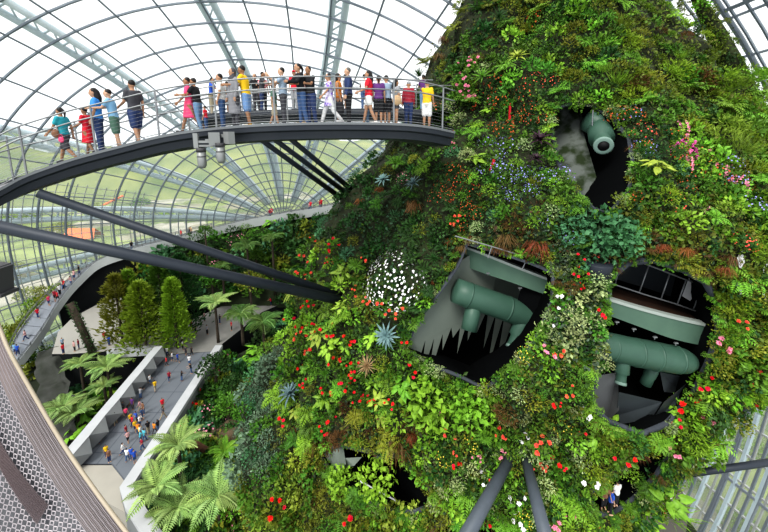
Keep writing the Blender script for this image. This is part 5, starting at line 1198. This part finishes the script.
def body_mesh(J, name, fem):
    mb = MB(); torso(mb, J, 0, fem=fem)
    seg(mb, [J['neck']-Vector((0, 0, .03)), J['head']-Vector((0, -.01, .06))], [.055, .05])
    h = J['head']; mb.ball(h+Vector((0, 0, .02)), (.078, .095, .11), 14, 10); mb.ball(h+Vector((0, -.02, -.05)), (.058, .07, .065), 12, 8); mb.ball(h+Vector((0, -.098, -.01)), (.014, .02, .024), 8, 6)
    for s in (-1, 1): mb.ball(h+Vector((s*.078, .005, 0)), (.014, .022, .032), 8, 6)
    for s, k in ((-1, 'L'), (1, 'R')):
        seg(mb, [J['hip'+k], J['hip'+k].lerp(J['kn'+k], .5), J['kn'+k], J['kn'+k].lerp(J['an'+k], .3), J['an'+k]], [.088, .075, .053, .055, .036]); seg(mb, [J['heel'+k], J['toe'+k]], [.036, .033])
        seg(mb, [J['sh'+k]-Vector((s*.02, 0, .01)), J['sh'+k].lerp(J['el'+k], .5), J['el'+k], J['el'+k].lerp(J['wr'+k], .35), J['wr'+k]], [.055, .046, .037, .037, .026])
        f = J['fd'+k]; side = Vector((0, -1, 0)) - f*f.dot(Vector((0, -1, 0))); side = side.normalized() if side.length > .1 else Vector((0, 0, 1)); nrm = f.cross(side); p = J['wr'+k]
        seg(mb, [p, p+f*.075], [.027, .03], 8)
        for q, (o_, l) in enumerate(((-.03, .062), (-.01, .078), (.011, .074), (.03, .058))):
            b0 = p+f*.08+side*-o_; seg(mb, [b0, b0+f*l*.5+nrm*.008*-s, b0+f*l*.85+nrm*.028*-s], [.0115, .0105, .0095], 6)
        b0 = p+f*.025+side*.026; seg(mb, [b0, b0+f*.03+side*.022, b0+f*.055+side*.026], [.013, .0115, .010], 6)
    me = remesh(mb, .0125, name, 2); fb = face_bits(J, 'f'); nv = len(me.vertices)
    vs = [tuple(v.co) for v in me.vertices]+[tuple(v.co) for v in fb.vertices]; fs = [tuple(p.vertices) for p in me.polygons]; n0 = len(fs); mi = [0]*n0+[1+p.material_index for p in fb.polygons]
    fs += [tuple(nv+q for q in p.vertices) for p in fb.polygons]; out = bpy.data.meshes.new(name); out.from_pydata(vs, [], fs)
    for m in (sknm(0), M_eye, M_lip): out.materials.append(m)
    out.polygons.foreach_set('material_index', mi); out.polygons.foreach_set('use_smooth', [True]*len(fs)); out.update(); bpy.data.meshes.remove(me); bpy.data.meshes.remove(fb); return out
def face_bits(J, name):
    mb = MB(); h = J['head']; mb.use(M_eye)
    for s in (-1, 1): mb.ball(h+Vector((s*.03, -.084, .018)), (.012, .008, .008), 8, 5); mb.box(h+Vector((s*.031, -.09, .04)), (.032, .006, .006))
    mb.use(M_lip); mb.ball(h+Vector((0, -.085, -.052)), (.024, .008, .009), 8, 5); return mb.mesh(name, True)
def hair_mesh(J, style, name):
    mb = MB(); h = J['head']
    if style == 'short': mb.ball(h+Vector((0, .022, .05)), (.086, .092, .092), 12, 8)
    elif style == 'long':
        mb.ball(h+Vector((0, .022, .048)), (.089, .096, .095), 12, 8); seg(mb, [h+Vector((0, .06, .02)), h+Vector((0, .09, -.12)), h+Vector((0, .10, -.28))], [.085, .09, .06])
    elif style == 'tail':
        mb.ball(h+Vector((0, .022, .05)), (.087, .094, .092), 12, 8); seg(mb, [h+Vector((0, .11, .05)), h+Vector((0, .15, -.02)), h+Vector((0, .14, -.16))], [.035, .04, .018])
    elif style == 'hijab':
        mb.ball(h+Vector((0, .03, .03)), (.098, .10, .12), 14, 9); seg(mb, [h+Vector((0, .03, -.08)), J['neck']+Vector((0, 0, .03)), J['neck']-Vector((0, 0, .06))], [.085, .10, .14])
    elif style == 'cap': mb.ball(h+Vector((0, .01, .06)), (.09, .10, .08), 12, 8); mb.box(h+Vector((0, -.13, .055)), (.13, .12, .016))
    return remesh(mb, .016, name, 2)
def top_mesh(J, kind, name, fem):
    mb = MB(); torso(mb, J, .018, fem=fem)
    for s, k in ((-1, 'L'), (1, 'R')):
        A, E_, W_ = J['sh'+k]-Vector((s*.02, 0, .01)), J['el'+k], J['wr'+k]
        if kind in ('tee', 'dress', 'tunic'): seg(mb, [A, A.lerp(E_, .62)], [.07, .064])
        elif kind in ('long', 'coat'): seg(mb, [A, E_, W_], [.07, .056, .046])
        elif kind == 'vest': mb.ball(A, .06, 8, 6)
    p = J['pel']; d = (J['knL']+J['knR'])/2
    if kind == 'dress': mb.tube([p+Vector((0, 0, .05)), p+Vector((0, 0, -.1)), p.lerp(d, .6), p.lerp(d, .95)], [.14, .165, .18, .20], 14)
    if kind == 'coat': mb.tube([p+Vector((0, 0, .05)), p.lerp(d, .5), d+Vector((0, 0, -.05))], [.16, .175, .19], 14)
    if kind == 'tunic': mb.tube([p+Vector((0, 0, .05)), p+Vector((0, 0, -.1)), p.lerp(d, .65)], [.15, .17, .20], 14)
    return remesh(mb, .02, name, 3)
def bottom_mesh(J, kind, name):
    mb = MB(); p = J['pel']; mb.ball(p+Vector((0, 0, -.02)), (.172, .135, .14), 14, 9)
    for k in 'LR':
        h, kn, an = J['hip'+k], J['kn'+k], J['an'+k]
        if kind == 'trousers': seg(mb, [h, h.lerp(kn, .5), kn, kn.lerp(an, .4), an+Vector((0, 0, .0))], [.105, .095, .075, .07, .06])
        elif kind == 'shorts': seg(mb, [h, h.lerp(kn, .5), h.lerp(kn, .88)], [.107, .102, .098])
        elif kind == 'brief': seg(mb, [h, h.lerp(kn, .45)], [.107, .105])
    if kind == 'skirt': d = (J['knL']+J['knR'])/2; seg(mb, [p, p.lerp(d, .5), d+Vector((0, 0, .02))], [.15, .18, .21], 14)
    return remesh(mb, .02, name, 3)
def shoe_mesh(J, name):
    mb = MB()
    for k in 'LR': seg(mb, [J['heel'+k]+Vector((0, 0, .01)), J['toe'+k]+Vector((0, -.02, .005))], [.047, .042]); seg(mb, [J['an'+k]-Vector((0, 0, .01)), J['heel'+k]], [.045, .045])
    me = remesh(mb, .014, name, 2); return me
POSE = {'stand': {}, 'walk': dict(hipL=.38, hipR=-.30, kneeL=.10, kneeR=.45, shL=-.35, shR=.35, elL=.3, elR=.4), 'rail': dict(lean=.10, shL=.75, shR=.6, elL=.7, elR=.9, hipR=-.06, kneeR=.15), 'camera': dict(shL=.9, shR=.9, elL=1.5, elR=1.5, abL=.05, abR=.05), 'step': dict(hipL=.22, hipR=-.18, kneeR=.22, shR=.25, shL=-.1, elR=.9), 'point': dict(shR=1.25, elR=.15, shL=.1, hipL=.1, kneeL=.1)}
JC = {}; MC = {}
def J_(p):
    if p not in JC: JC[p] = joints(POSE[p])
    return JC[p]
def cached(key, fn):
    if key not in MC: MC[key] = fn()
    return MC[key]
def mat_obj(o, m):
    if not o.data.materials: o.data.materials.append(m)
    o.material_slots[0].link = 'OBJECT'; o.material_slots[0].material = m
def person(pos, face, hgt, pose, top, bottom, hair, shoes, label, skin=0, fem=False, hairc=None, group=None, bag=None):
    """top / bottom: (kind, colour); face: direction in plan, radians, 0 looks along -Y"""
    J = J_(pose); t = empty('person', label, 'person', group, pos); t.rotation_euler = (0, 0, face); k = hgt/1.70; t.scale = (k, k, k)
    def add(nm, key, fn, m): o = link(nm, cached(key, fn), t); mat_obj(o, m); return o
    add('body', ('b', pose, fem), lambda: body_mesh(J, 'body', fem), sknm(skin))
    add({'hijab': 'headscarf', 'cap': 'cap'}.get(hair, 'hair'), ('h', pose, hair), lambda: hair_mesh(J, hair, 'hair'), hairc or M_hair)
    if top: add({'dress': 'dress', 'coat': 'coat', 'tunic': 'tunic'}.get(top[0], 'shirt'), ('t', pose, top[0], fem), lambda: top_mesh(J, top[0], 'top', fem), MATS.get('cloth_'+top[1]) or CM(top[1]))
    if bottom: add({'brief': 'shorts'}.get(bottom[0], bottom[0]), ('o', pose, bottom[0]), lambda: bottom_mesh(J, bottom[0], 'bottom'), MATS.get('cloth_'+bottom[1]) or CM(bottom[1]))
    add('shoes', ('s', pose), lambda: shoe_mesh(J, 'shoes'), CM(shoes) if shoes else M_shoe)
    return t
def edge_at(x):      # bridge deck point (near edge) under pixel column x, and inward normal
    best = min(range(len(EP)), key=lambda i: abs(proj(EP[i])[0]-x)); return EP[best], NR[best]
def far_at(x):
    best = min(range(len(FP)), key=lambda i: abs(proj(FP[i])[0]-x)); return FP[best], FN[best]
L_, R__, B_K, F_ = -PI/2, PI/2, PI, 0.   # facing left / right in the picture, away, towards the camera
BR = [  # px of the feet, height in px, inset from the rail, facing, pose, top, bottom, hair, shoes, label
 (58, 55, .5, L_, 'walk', ('tee', 'teal'), ('shorts', 'charcoal'), 'tail', None, 'girl in a teal top walking at the left end of the footbridge', 1, True),
 (80, 48, .7, L_, 'step', ('dress', 'red'), None, 'short', None, 'girl in a red dress near the left end of the footbridge', 1, True),
 (92, 62, .5, L_+.5, 'stand', ('tee', 'blue'), ('trousers', 'navy'), 'long', None, 'woman in a bright blue top and dark jeans with long black hair', 0, True),
 (115, 57, .42, R__-2.8, 'rail', ('tee', 'lightblue'), ('shorts', 'green'), 'short', None, 'boy in a light blue shirt and green shorts beside the man in dark grey', 2, False),
 (130, 62, .75, L_-.5, 'step', ('tee', 'charcoal'), ('shorts', 'navy'), 'short', None, 'man in a dark grey T-shirt and navy shorts on the left of the footbridge', 0, False),
 (180, 54, .5, L_+.4, 'walk', ('dress', 'pink'), None, 'short', None, 'woman in a hot pink dress walking on the footbridge', 1, True),
 (195, 51, .5, L_, 'rail', ('tee', 'black'), ('trousers', 'palejean'), 'short', None, 'boy in a black T-shirt and blue jeans right of the pink dress', 1, False),
 (206, 53, .9, L_+.3, 'stand', ('tee', 'white'), ('trousers', 'denim'), 'short', None, 'man in a white T-shirt and jeans behind the boy in black', 0, False),
 (201, 24, .4, L_, 'stand', ('tee', 'red'), ('trousers', 'denim'), 'short', None, 'small child in red beside the boy in black', 0, False),
 (227, 56, .45, L_+.9, 'stand', ('coat', 'coat'), ('trousers', 'charcoal'), 'hijab', None, 'woman in a long grey coat and dark headscarf', 0, True),
 (238, 58, .6, L_, 'rail', ('tee', 'yellow'), ('shorts', 'skyshort'), 'short', 'yellow', 'man in a yellow T-shirt, blue shorts and yellow shoes behind the grey coat', 1, False),
 (265, 39, .5, R__, 'step', ('tee', 'green'), ('shorts', 'khaki'), 'short', None, 'boy in a dark green T-shirt and khaki shorts facing the photographer', 0, False),
 (276, 54, .5, L_+.3, 'camera', ('tee', 'greyblue'), ('trousers', 'charcoal'), 'short', None, 'man in a grey-blue shirt holding a camera to his face', 2, False),
 (296, 57, .5, L_+.6, 'rail', ('long', 'black'), ('trousers', 'denim'), 'tail', 'tan', 'woman in a black jacket and jeans leaning on the rail', 0, True),
 (313, 54, .5, F_-.5, 'rail', ('tee', 'black'), ('trousers', 'navy'), 'short', None, 'man in a black T-shirt and dark jeans facing the camera', 1, False),
 (327, 49, .6, L_+.3, 'walk', ('tunic', 'flowered'), ('trousers', 'white'), 'short', 'white', 'woman in a violet flowered tunic and white trousers', 0, True),
 (336, 48, 1.0, R__, 'stand', ('vest', 'orange'), ('skirt', 'charcoal'), 'long', None, 'woman in an orange top half hidden behind the flowered tunic', 0, True),
 (355, 53, .5, L_+.2, 'stand', ('long', 'navy'), ('trousers', 'black'), 'short', None, 'man in a navy jacket and black trousers at the rail', 2, False),
 (368, 51, .5, L_, 'step', ('tee', 'red'), ('brief', 'white'), 'long', 'white', 'woman in a red T-shirt and white shorts', 0, True),
 (375, 35, .8, L_, 'stand', ('tee', 'white'), ('trousers', 'palejean'), 'short', None, 'child in white and jeans behind the woman in red', 0, False),
 (382, 46, .5, B_K, 'stand', ('tee', 'purple'), ('shorts', 'black'), 'tail', None, 'woman in a purple top and black shorts', 0, True),
 (389, 47, .65, B_K+.3, 'rail', ('tee', 'greyblue'), ('shorts', 'black'), 'short', None, 'man in a grey-blue T-shirt and black shorts beside the purple top', 0, False),
 (397, 43, .5, R__+.5, 'stand', ('tee', 'grey'), ('brief', 'charcoal'), 'long', None, 'woman in a grey top carrying a tan shoulder bag', 0, True),
 (421, 43, .8, B_K, 'stand', ('long', 'maroon'), ('trousers', 'navy'), 'cap', None, 'man in a maroon shirt at the mountain end of the footbridge', 0, False),
 (434, 46, .5, B_K-.4, 'point', ('tee', 'yellow'), ('shorts', 'white'), 'short', 'white', 'boy in a yellow T-shirt and white shorts reaching towards the plants', 0, False)]
for x, hpx, ins, fc, pose, top, bot, hair, shoe, lab, sk, fem in BR:
    e, n = edge_at(x); p = e+n*ins; hh = hpx*((p-CAM).y)/F*.985
    t = person(p+Z*.0, fc, hh, pose, top, bot, hair, shoe, lab, sk, fem, {'coat': CM('charcoal')}.get(top[0], M_hairg if 'navy jacket' in lab else (CM('grey') if hair == 'cap' else None)))
def bag(p, s, c, label, strap=True):
    t = empty('bag', label, 'bag', None, p); mb = MB().use(CM(c)); mb.ball((0, 0, 0), (s*.9, s*.5, s), 12, 8); mb.build('bag_body', t, True)
    mb = MB().use(CM(c)); mb.tube([Vector((math.cos(a)*s*.7, 0, s*.6+math.sin(a)*s*1.1)) for a in [PI*k/10 for k in range(11)]], s*.07, 6); mb.build('strap', t, True)
e, n = edge_at(53); bag(e+n*.35+Z*.95, .13, 'brown', 'dark brown bag carried by the girl in teal'); e, n = edge_at(62); bag(e+n*.3+Z*.72, .09, 'pink', 'bright pink pouch carried by the girl in teal')
e, n = edge_at(401); bag(e+n*.35+Z*.8, .17, 'tan', 'tan shoulder bag beside the woman in grey'); 
p_cam = edge_at(271); m_ = MB().use(M_lampd); q = p_cam[0]+p_cam[1]*.5+Z*1.42; m_.box(q, (.09, .12, .08)); m_.tube([q-Vector((.03, 0, 0)), q-Vector((.11, 0, 0))], .035, 10); tag(m_.build('camera'), 'small dark camera held by the man in grey-blue', 'camera')
FAR = [(210, 34, ('tee', 'royal'), ('trousers', 'khaki'), 'short', 'man in a royal blue T-shirt on the far limb of the footbridge'), (218, 30, ('tee', 'grey'), ('shorts', 'grey'), 'cap', 'child in grey with a cap on the far limb'), (246, 35, ('long', 'black'), ('trousers', 'charcoal'), 'short', 'person in black with a backpack on the far limb'), (255, 34, ('tee', 'striped'), ('trousers', 'black'), 'short', 'person in a red striped top on the far limb'),
       (262, 36, ('tee', 'charcoal'), ('trousers', 'navy'), 'short', 'person in dark grey behind the boy in green'), (287, 37, ('tee', 'red'), ('trousers', 'grey'), 'cap', 'person in a red cap on the far limb'), (302, 34, ('tee', 'rose'), ('shorts', 'khaki'), 'long', 'woman in rose between two people in black'), (344, 33, ('tee', 'grey'), ('shorts', 'charcoal'), 'short', 'person in a grey T-shirt on the far limb right of the flowered tunic'), (362, 33, ('tee', 'white'), ('trousers', 'denim'), 'short', 'person in white on the far limb behind the red T-shirt'), (412, 33, ('tee', 'purple'), ('trousers', 'palejean'), 'tail', 'person in purple on the far limb near the mountain')]
for i, (x, hpx, top, bot, hair, lab) in enumerate(FAR):
    e, n = far_at(x); p = e+n*U(.4, 1.2); person(p, random.choice((L_, R__, F_, B_K)), hpx*(p-CAM).y/F, random.choice(('stand', 'rail')), top, bot, hair, None, lab, i % 3, i in (6, 9), CM('red') if 'red cap' in lab else None)
# --- small visitors far below: one joined figure each, clothes as materials
def small_mesh(pose, fem):
    J = J_(pose); key = ('small', pose, fem)
    if key in MC: return MC[key]
    parts = []; mb = MB(); allv = []; allf = []; allm = []
    def low(build, vox): m = MB(); build(m); return remesh(m, vox, 'tmp', 1)
    def skin(m):
        seg(m, [J['neck'], J['head']], [.05, .05]); m.ball(J['head']+Vector((0, 0, .0)), (.085, .095, .12))
        for k in 'LR': seg(m, [J['kn'+k], J['an'+k]], [.055, .04]); seg(m, [J['sh'+k].lerp(J['el'+k], .5), J['el'+k], J['wr'+k], J['hd'+k]], [.042, .038, .03, .035]); seg(m, [J['heel'+k], J['toe'+k]], [.045, .04])
    def shirt(m):
        torso(m, J, .02, fem=fem)
        for s, k in ((-1, 'L'), (1, 'R')): seg(m, [J['sh'+k], J['sh'+k].lerp(J['el'+k], .7)], [.068, .06])
    def pants(m):
        m.ball(J['pel'], (.17, .135, .14))
        for k in 'LR': seg(m, [J['hip'+k], J['kn'+k], J['kn'+k].lerp(J['an'+k], .8 if not fem else .1)], [.105, .08, .065])
    def hair(m): m.ball(J['head']+Vector((0, .025, .05)), (.092, .098, .095))
    for i, (fn, vx) in enumerate(((skin, .028), (shirt, .035), (pants, .035), (hair, .035))):
        me = low(fn, vx); b = len(allv); allv += [tuple(v.co) for v in me.vertices]
        for p in me.polygons: allf.append(tuple(b+q for q in p.vertices)); allm.append(i)
        bpy.data.meshes.remove(me)
    me = bpy.data.meshes.new('small_person'); me.from_pydata(allv, [], allf)
    for m in (sknm(0), CM('white'), CM('navy'), M_hair): me.materials.append(m)
    me.polygons.foreach_set('material_index', allm); me.polygons.foreach_set('use_smooth', [True]*len(allf)); me.update(); MC[key] = me; return me
USED = {}
def small(p, top, bot, where, hgt=1.7, fem=False, grp=None):
    pose = random.choice(('stand', 'walk', 'step', 'stand', 'rail')); me = small_mesh(pose, fem); o = link('person', me); o.location = p; o.rotation_euler = (0, 0, U(0, 6.28)); o.scale = (hgt/1.7,)*3
    for i, m in enumerate((sknm(random.choice((0, 0, 1, 2))), CM(top), CM(bot), M_hair)): o.material_slots[i].link = 'OBJECT'; o.material_slots[i].material = m
    lab = 'visitor in %s top and %s %s %s' % (top, bot, 'shorts' if fem else 'trousers', where)
    return tag(o, lab, 'person', lab.replace('visitor', 'visitors'))
def crop(cx, cy, x0, y0, s): return x0+cx/s, y0+cy/s
PL = [(485, 115, 'red'), (515, 105, 'white'), (512, 152, 'red'), (540, 130, 'white'), (565, 135, 'royal'), (580, 65, 'white'), (595, 92, 'charcoal'), (632, 102, 'black'), (622, 150, 'white'), (630, 190, 'black'), (525, 225, 'maroon'), (585, 225, 'black'), (432, 240, 'white'), (457, 270, 'yellow'), (388, 310, 'grey'), (494, 362, 'red'), (497, 405, 'charcoal'), (385, 370, 'rose'), (402, 385, 'brown'), (330, 345, 'maroon'), (350, 362, 'purple'), (288, 378, 'rose'), (308, 375, 'charcoal'), (300, 395, 'black'), (318, 402, 'pink'), (268, 432, 'lime'), (370, 425, 'royal'), (385, 445, 'white'), (350, 445, 'red'), (362, 465, 'yellow'), (377, 480, 'orange'), (388, 495, 'white'), (425, 475, 'black'), (455, 475, 'orange'), (472, 468, 'black'), (407, 515, 'cyan'), (340, 430, 'yellow'), (395, 410, 'denim')]
PLW = [((430, 700), (90, 200), 'at the plaza top'), ((360, 700), (200, 320), 'in the upper middle of the plaza'), ((470, 700), (320, 420), 'by the right white wall of the plaza'), ((200, 330), (320, 460), 'beside the folded wall of the plaza'), ((330, 430), (320, 600), 'in the mid-plaza crowd'), ((400, 700), (420, 600), 'at the right of the plaza crowd')]
for i, (cx, cy, c) in enumerate(PL):
    x, y = crop(cx, cy, 60, 330, 4.79); w_ = next((w for (a, b), (d, e), w in PLW if a <= cx <= b and d <= cy <= e), 'on the grey plaza'); y += 4
    if not in_poly(x, y, plaza_px) : x += 2; y += 2
    small(at_z(x, y, PZ_ if y > 352 else PZ_+.02), c, random.choice(('navy', 'denim', 'black', 'khaki', 'charcoal')), w_, U(1.45, 1.7), random.random() < .35)
for cx, cy, c in [(185, 75, 'pink'), (192, 88, 'purple'), (320, 62, 'maroon'), (328, 88, 'rose'), (225, 158, 'yellow'), (238, 182, 'brown'), (305, 150, 'white'), (325, 175, 'white'), (345, 170, 'royal'), (360, 186, 'royal'), (385, 62, 'yellow'), (396, 125, 'maroon'), (388, 90, 'cyan')]:
    x, y = crop(cx, cy, 60, 421, 4.79); small(at_z(x, y+3, PZ_), c, random.choice(('navy', 'denim', 'black')), 'at the near end of the grey plaza', U(1.4, 1.6), random.random() < .3)
for cx, cy, c in [(15, 75, 'greyblue'), (18, 105, 'red'), (72, 92, 'rose'), (92, 82, 'maroon'), (215, 42, 'red'), (237, 65, 'royal')]:
    x, y = crop(cx, cy, 60, 330, 4.79); small(at_z(x, y+2, PZ_), c, random.choice(('navy', 'black')), 'on the pale upper court', 1.75)
for cx, cy, c in [(285, 445, 'red'), (300, 460, 'charcoal'), (340, 462, 'grey'), (252, 495, 'white'), (384, 425, 'black'), (412, 412, 'white'), (425, 448, 'red'), (562, 362, 'red'), (330, 415, 'rose')]:
    x, y = crop(cx, cy, 110, 200, 3.49); small(at_z(x, y+2, PZ_), c, random.choice(('navy', 'black')), 'on the path among the palms', 1.8)
for x, y, c in [(199, 522, 'pink'), (207, 519, 'white'), (203, 527, 'rose')]: small(at_z(x, y, 6.05), c, 'charcoal', 'on the path under tree ferns', 1.3)
for x, y, c in [(663, 521, 'red'), (672, 512, 'white'), (667, 506, 'black')]: small(at_z(x, y, .4), c, 'black', 'at the right foot of the mountain', 2.0)
for x, y, c in [(612, 492, 'royal'), (618, 484, 'white'), (606, 487, 'brown')]:
    p = on_mount(x, y, 1.0); small(p-Z*.9, c, 'black', 'in the slit below the terrace', 1.0)
def on_walk(x, y, off=0.):
    best = min(range(len(WP)), key=lambda i: (proj(WP[i])[0]-x)**2+(proj(WP[i])[1]-y)**2); return WP[best]+WN[best]*off
WKP = [crop(cx, cy, 0, 240, 5.32)+(c,) for cx, cy, c in [(237, 385, 'red'), (272, 290, 'maroon'), (282, 300, 'red'), (295, 318, 'pink'), (343, 238, 'charcoal'), (362, 230, 'red'), (365, 200, 'rose'), (358, 270, 'white'), (415, 215, 'rose'), (443, 165, 'black'), (130, 490, 'rose'), (690, 52, 'black')]] + [crop(cx, cy, 110, 200, 3.49)+(c,) for cx, cy, c in [(275, 140, 'red'), (284, 132, 'charcoal'), (299, 122, 'tan'), (548, 75, 'maroon'), (563, 70, 'red'), (582, 75, 'white'), (697, 42, 'rose'), (709, 48, 'red'), (724, 42, 'red'), (736, 35, 'maroon'), (750, 38, 'red')]] + [(17, 347, 'royal'), (23, 353, 'lightblue')]
for i, (x, y, c) in enumerate(WKP):
    small(on_walk(x, y+6, U(-1.2, 1.5)), c, random.choice(('black', 'navy', 'denim')), 'on the aerial walkway %s' % ('ramp' if x < 90 else 'behind the struts'), 2.15, random.random() < .3)
for n_, m_ in list(MATS.items()): pass
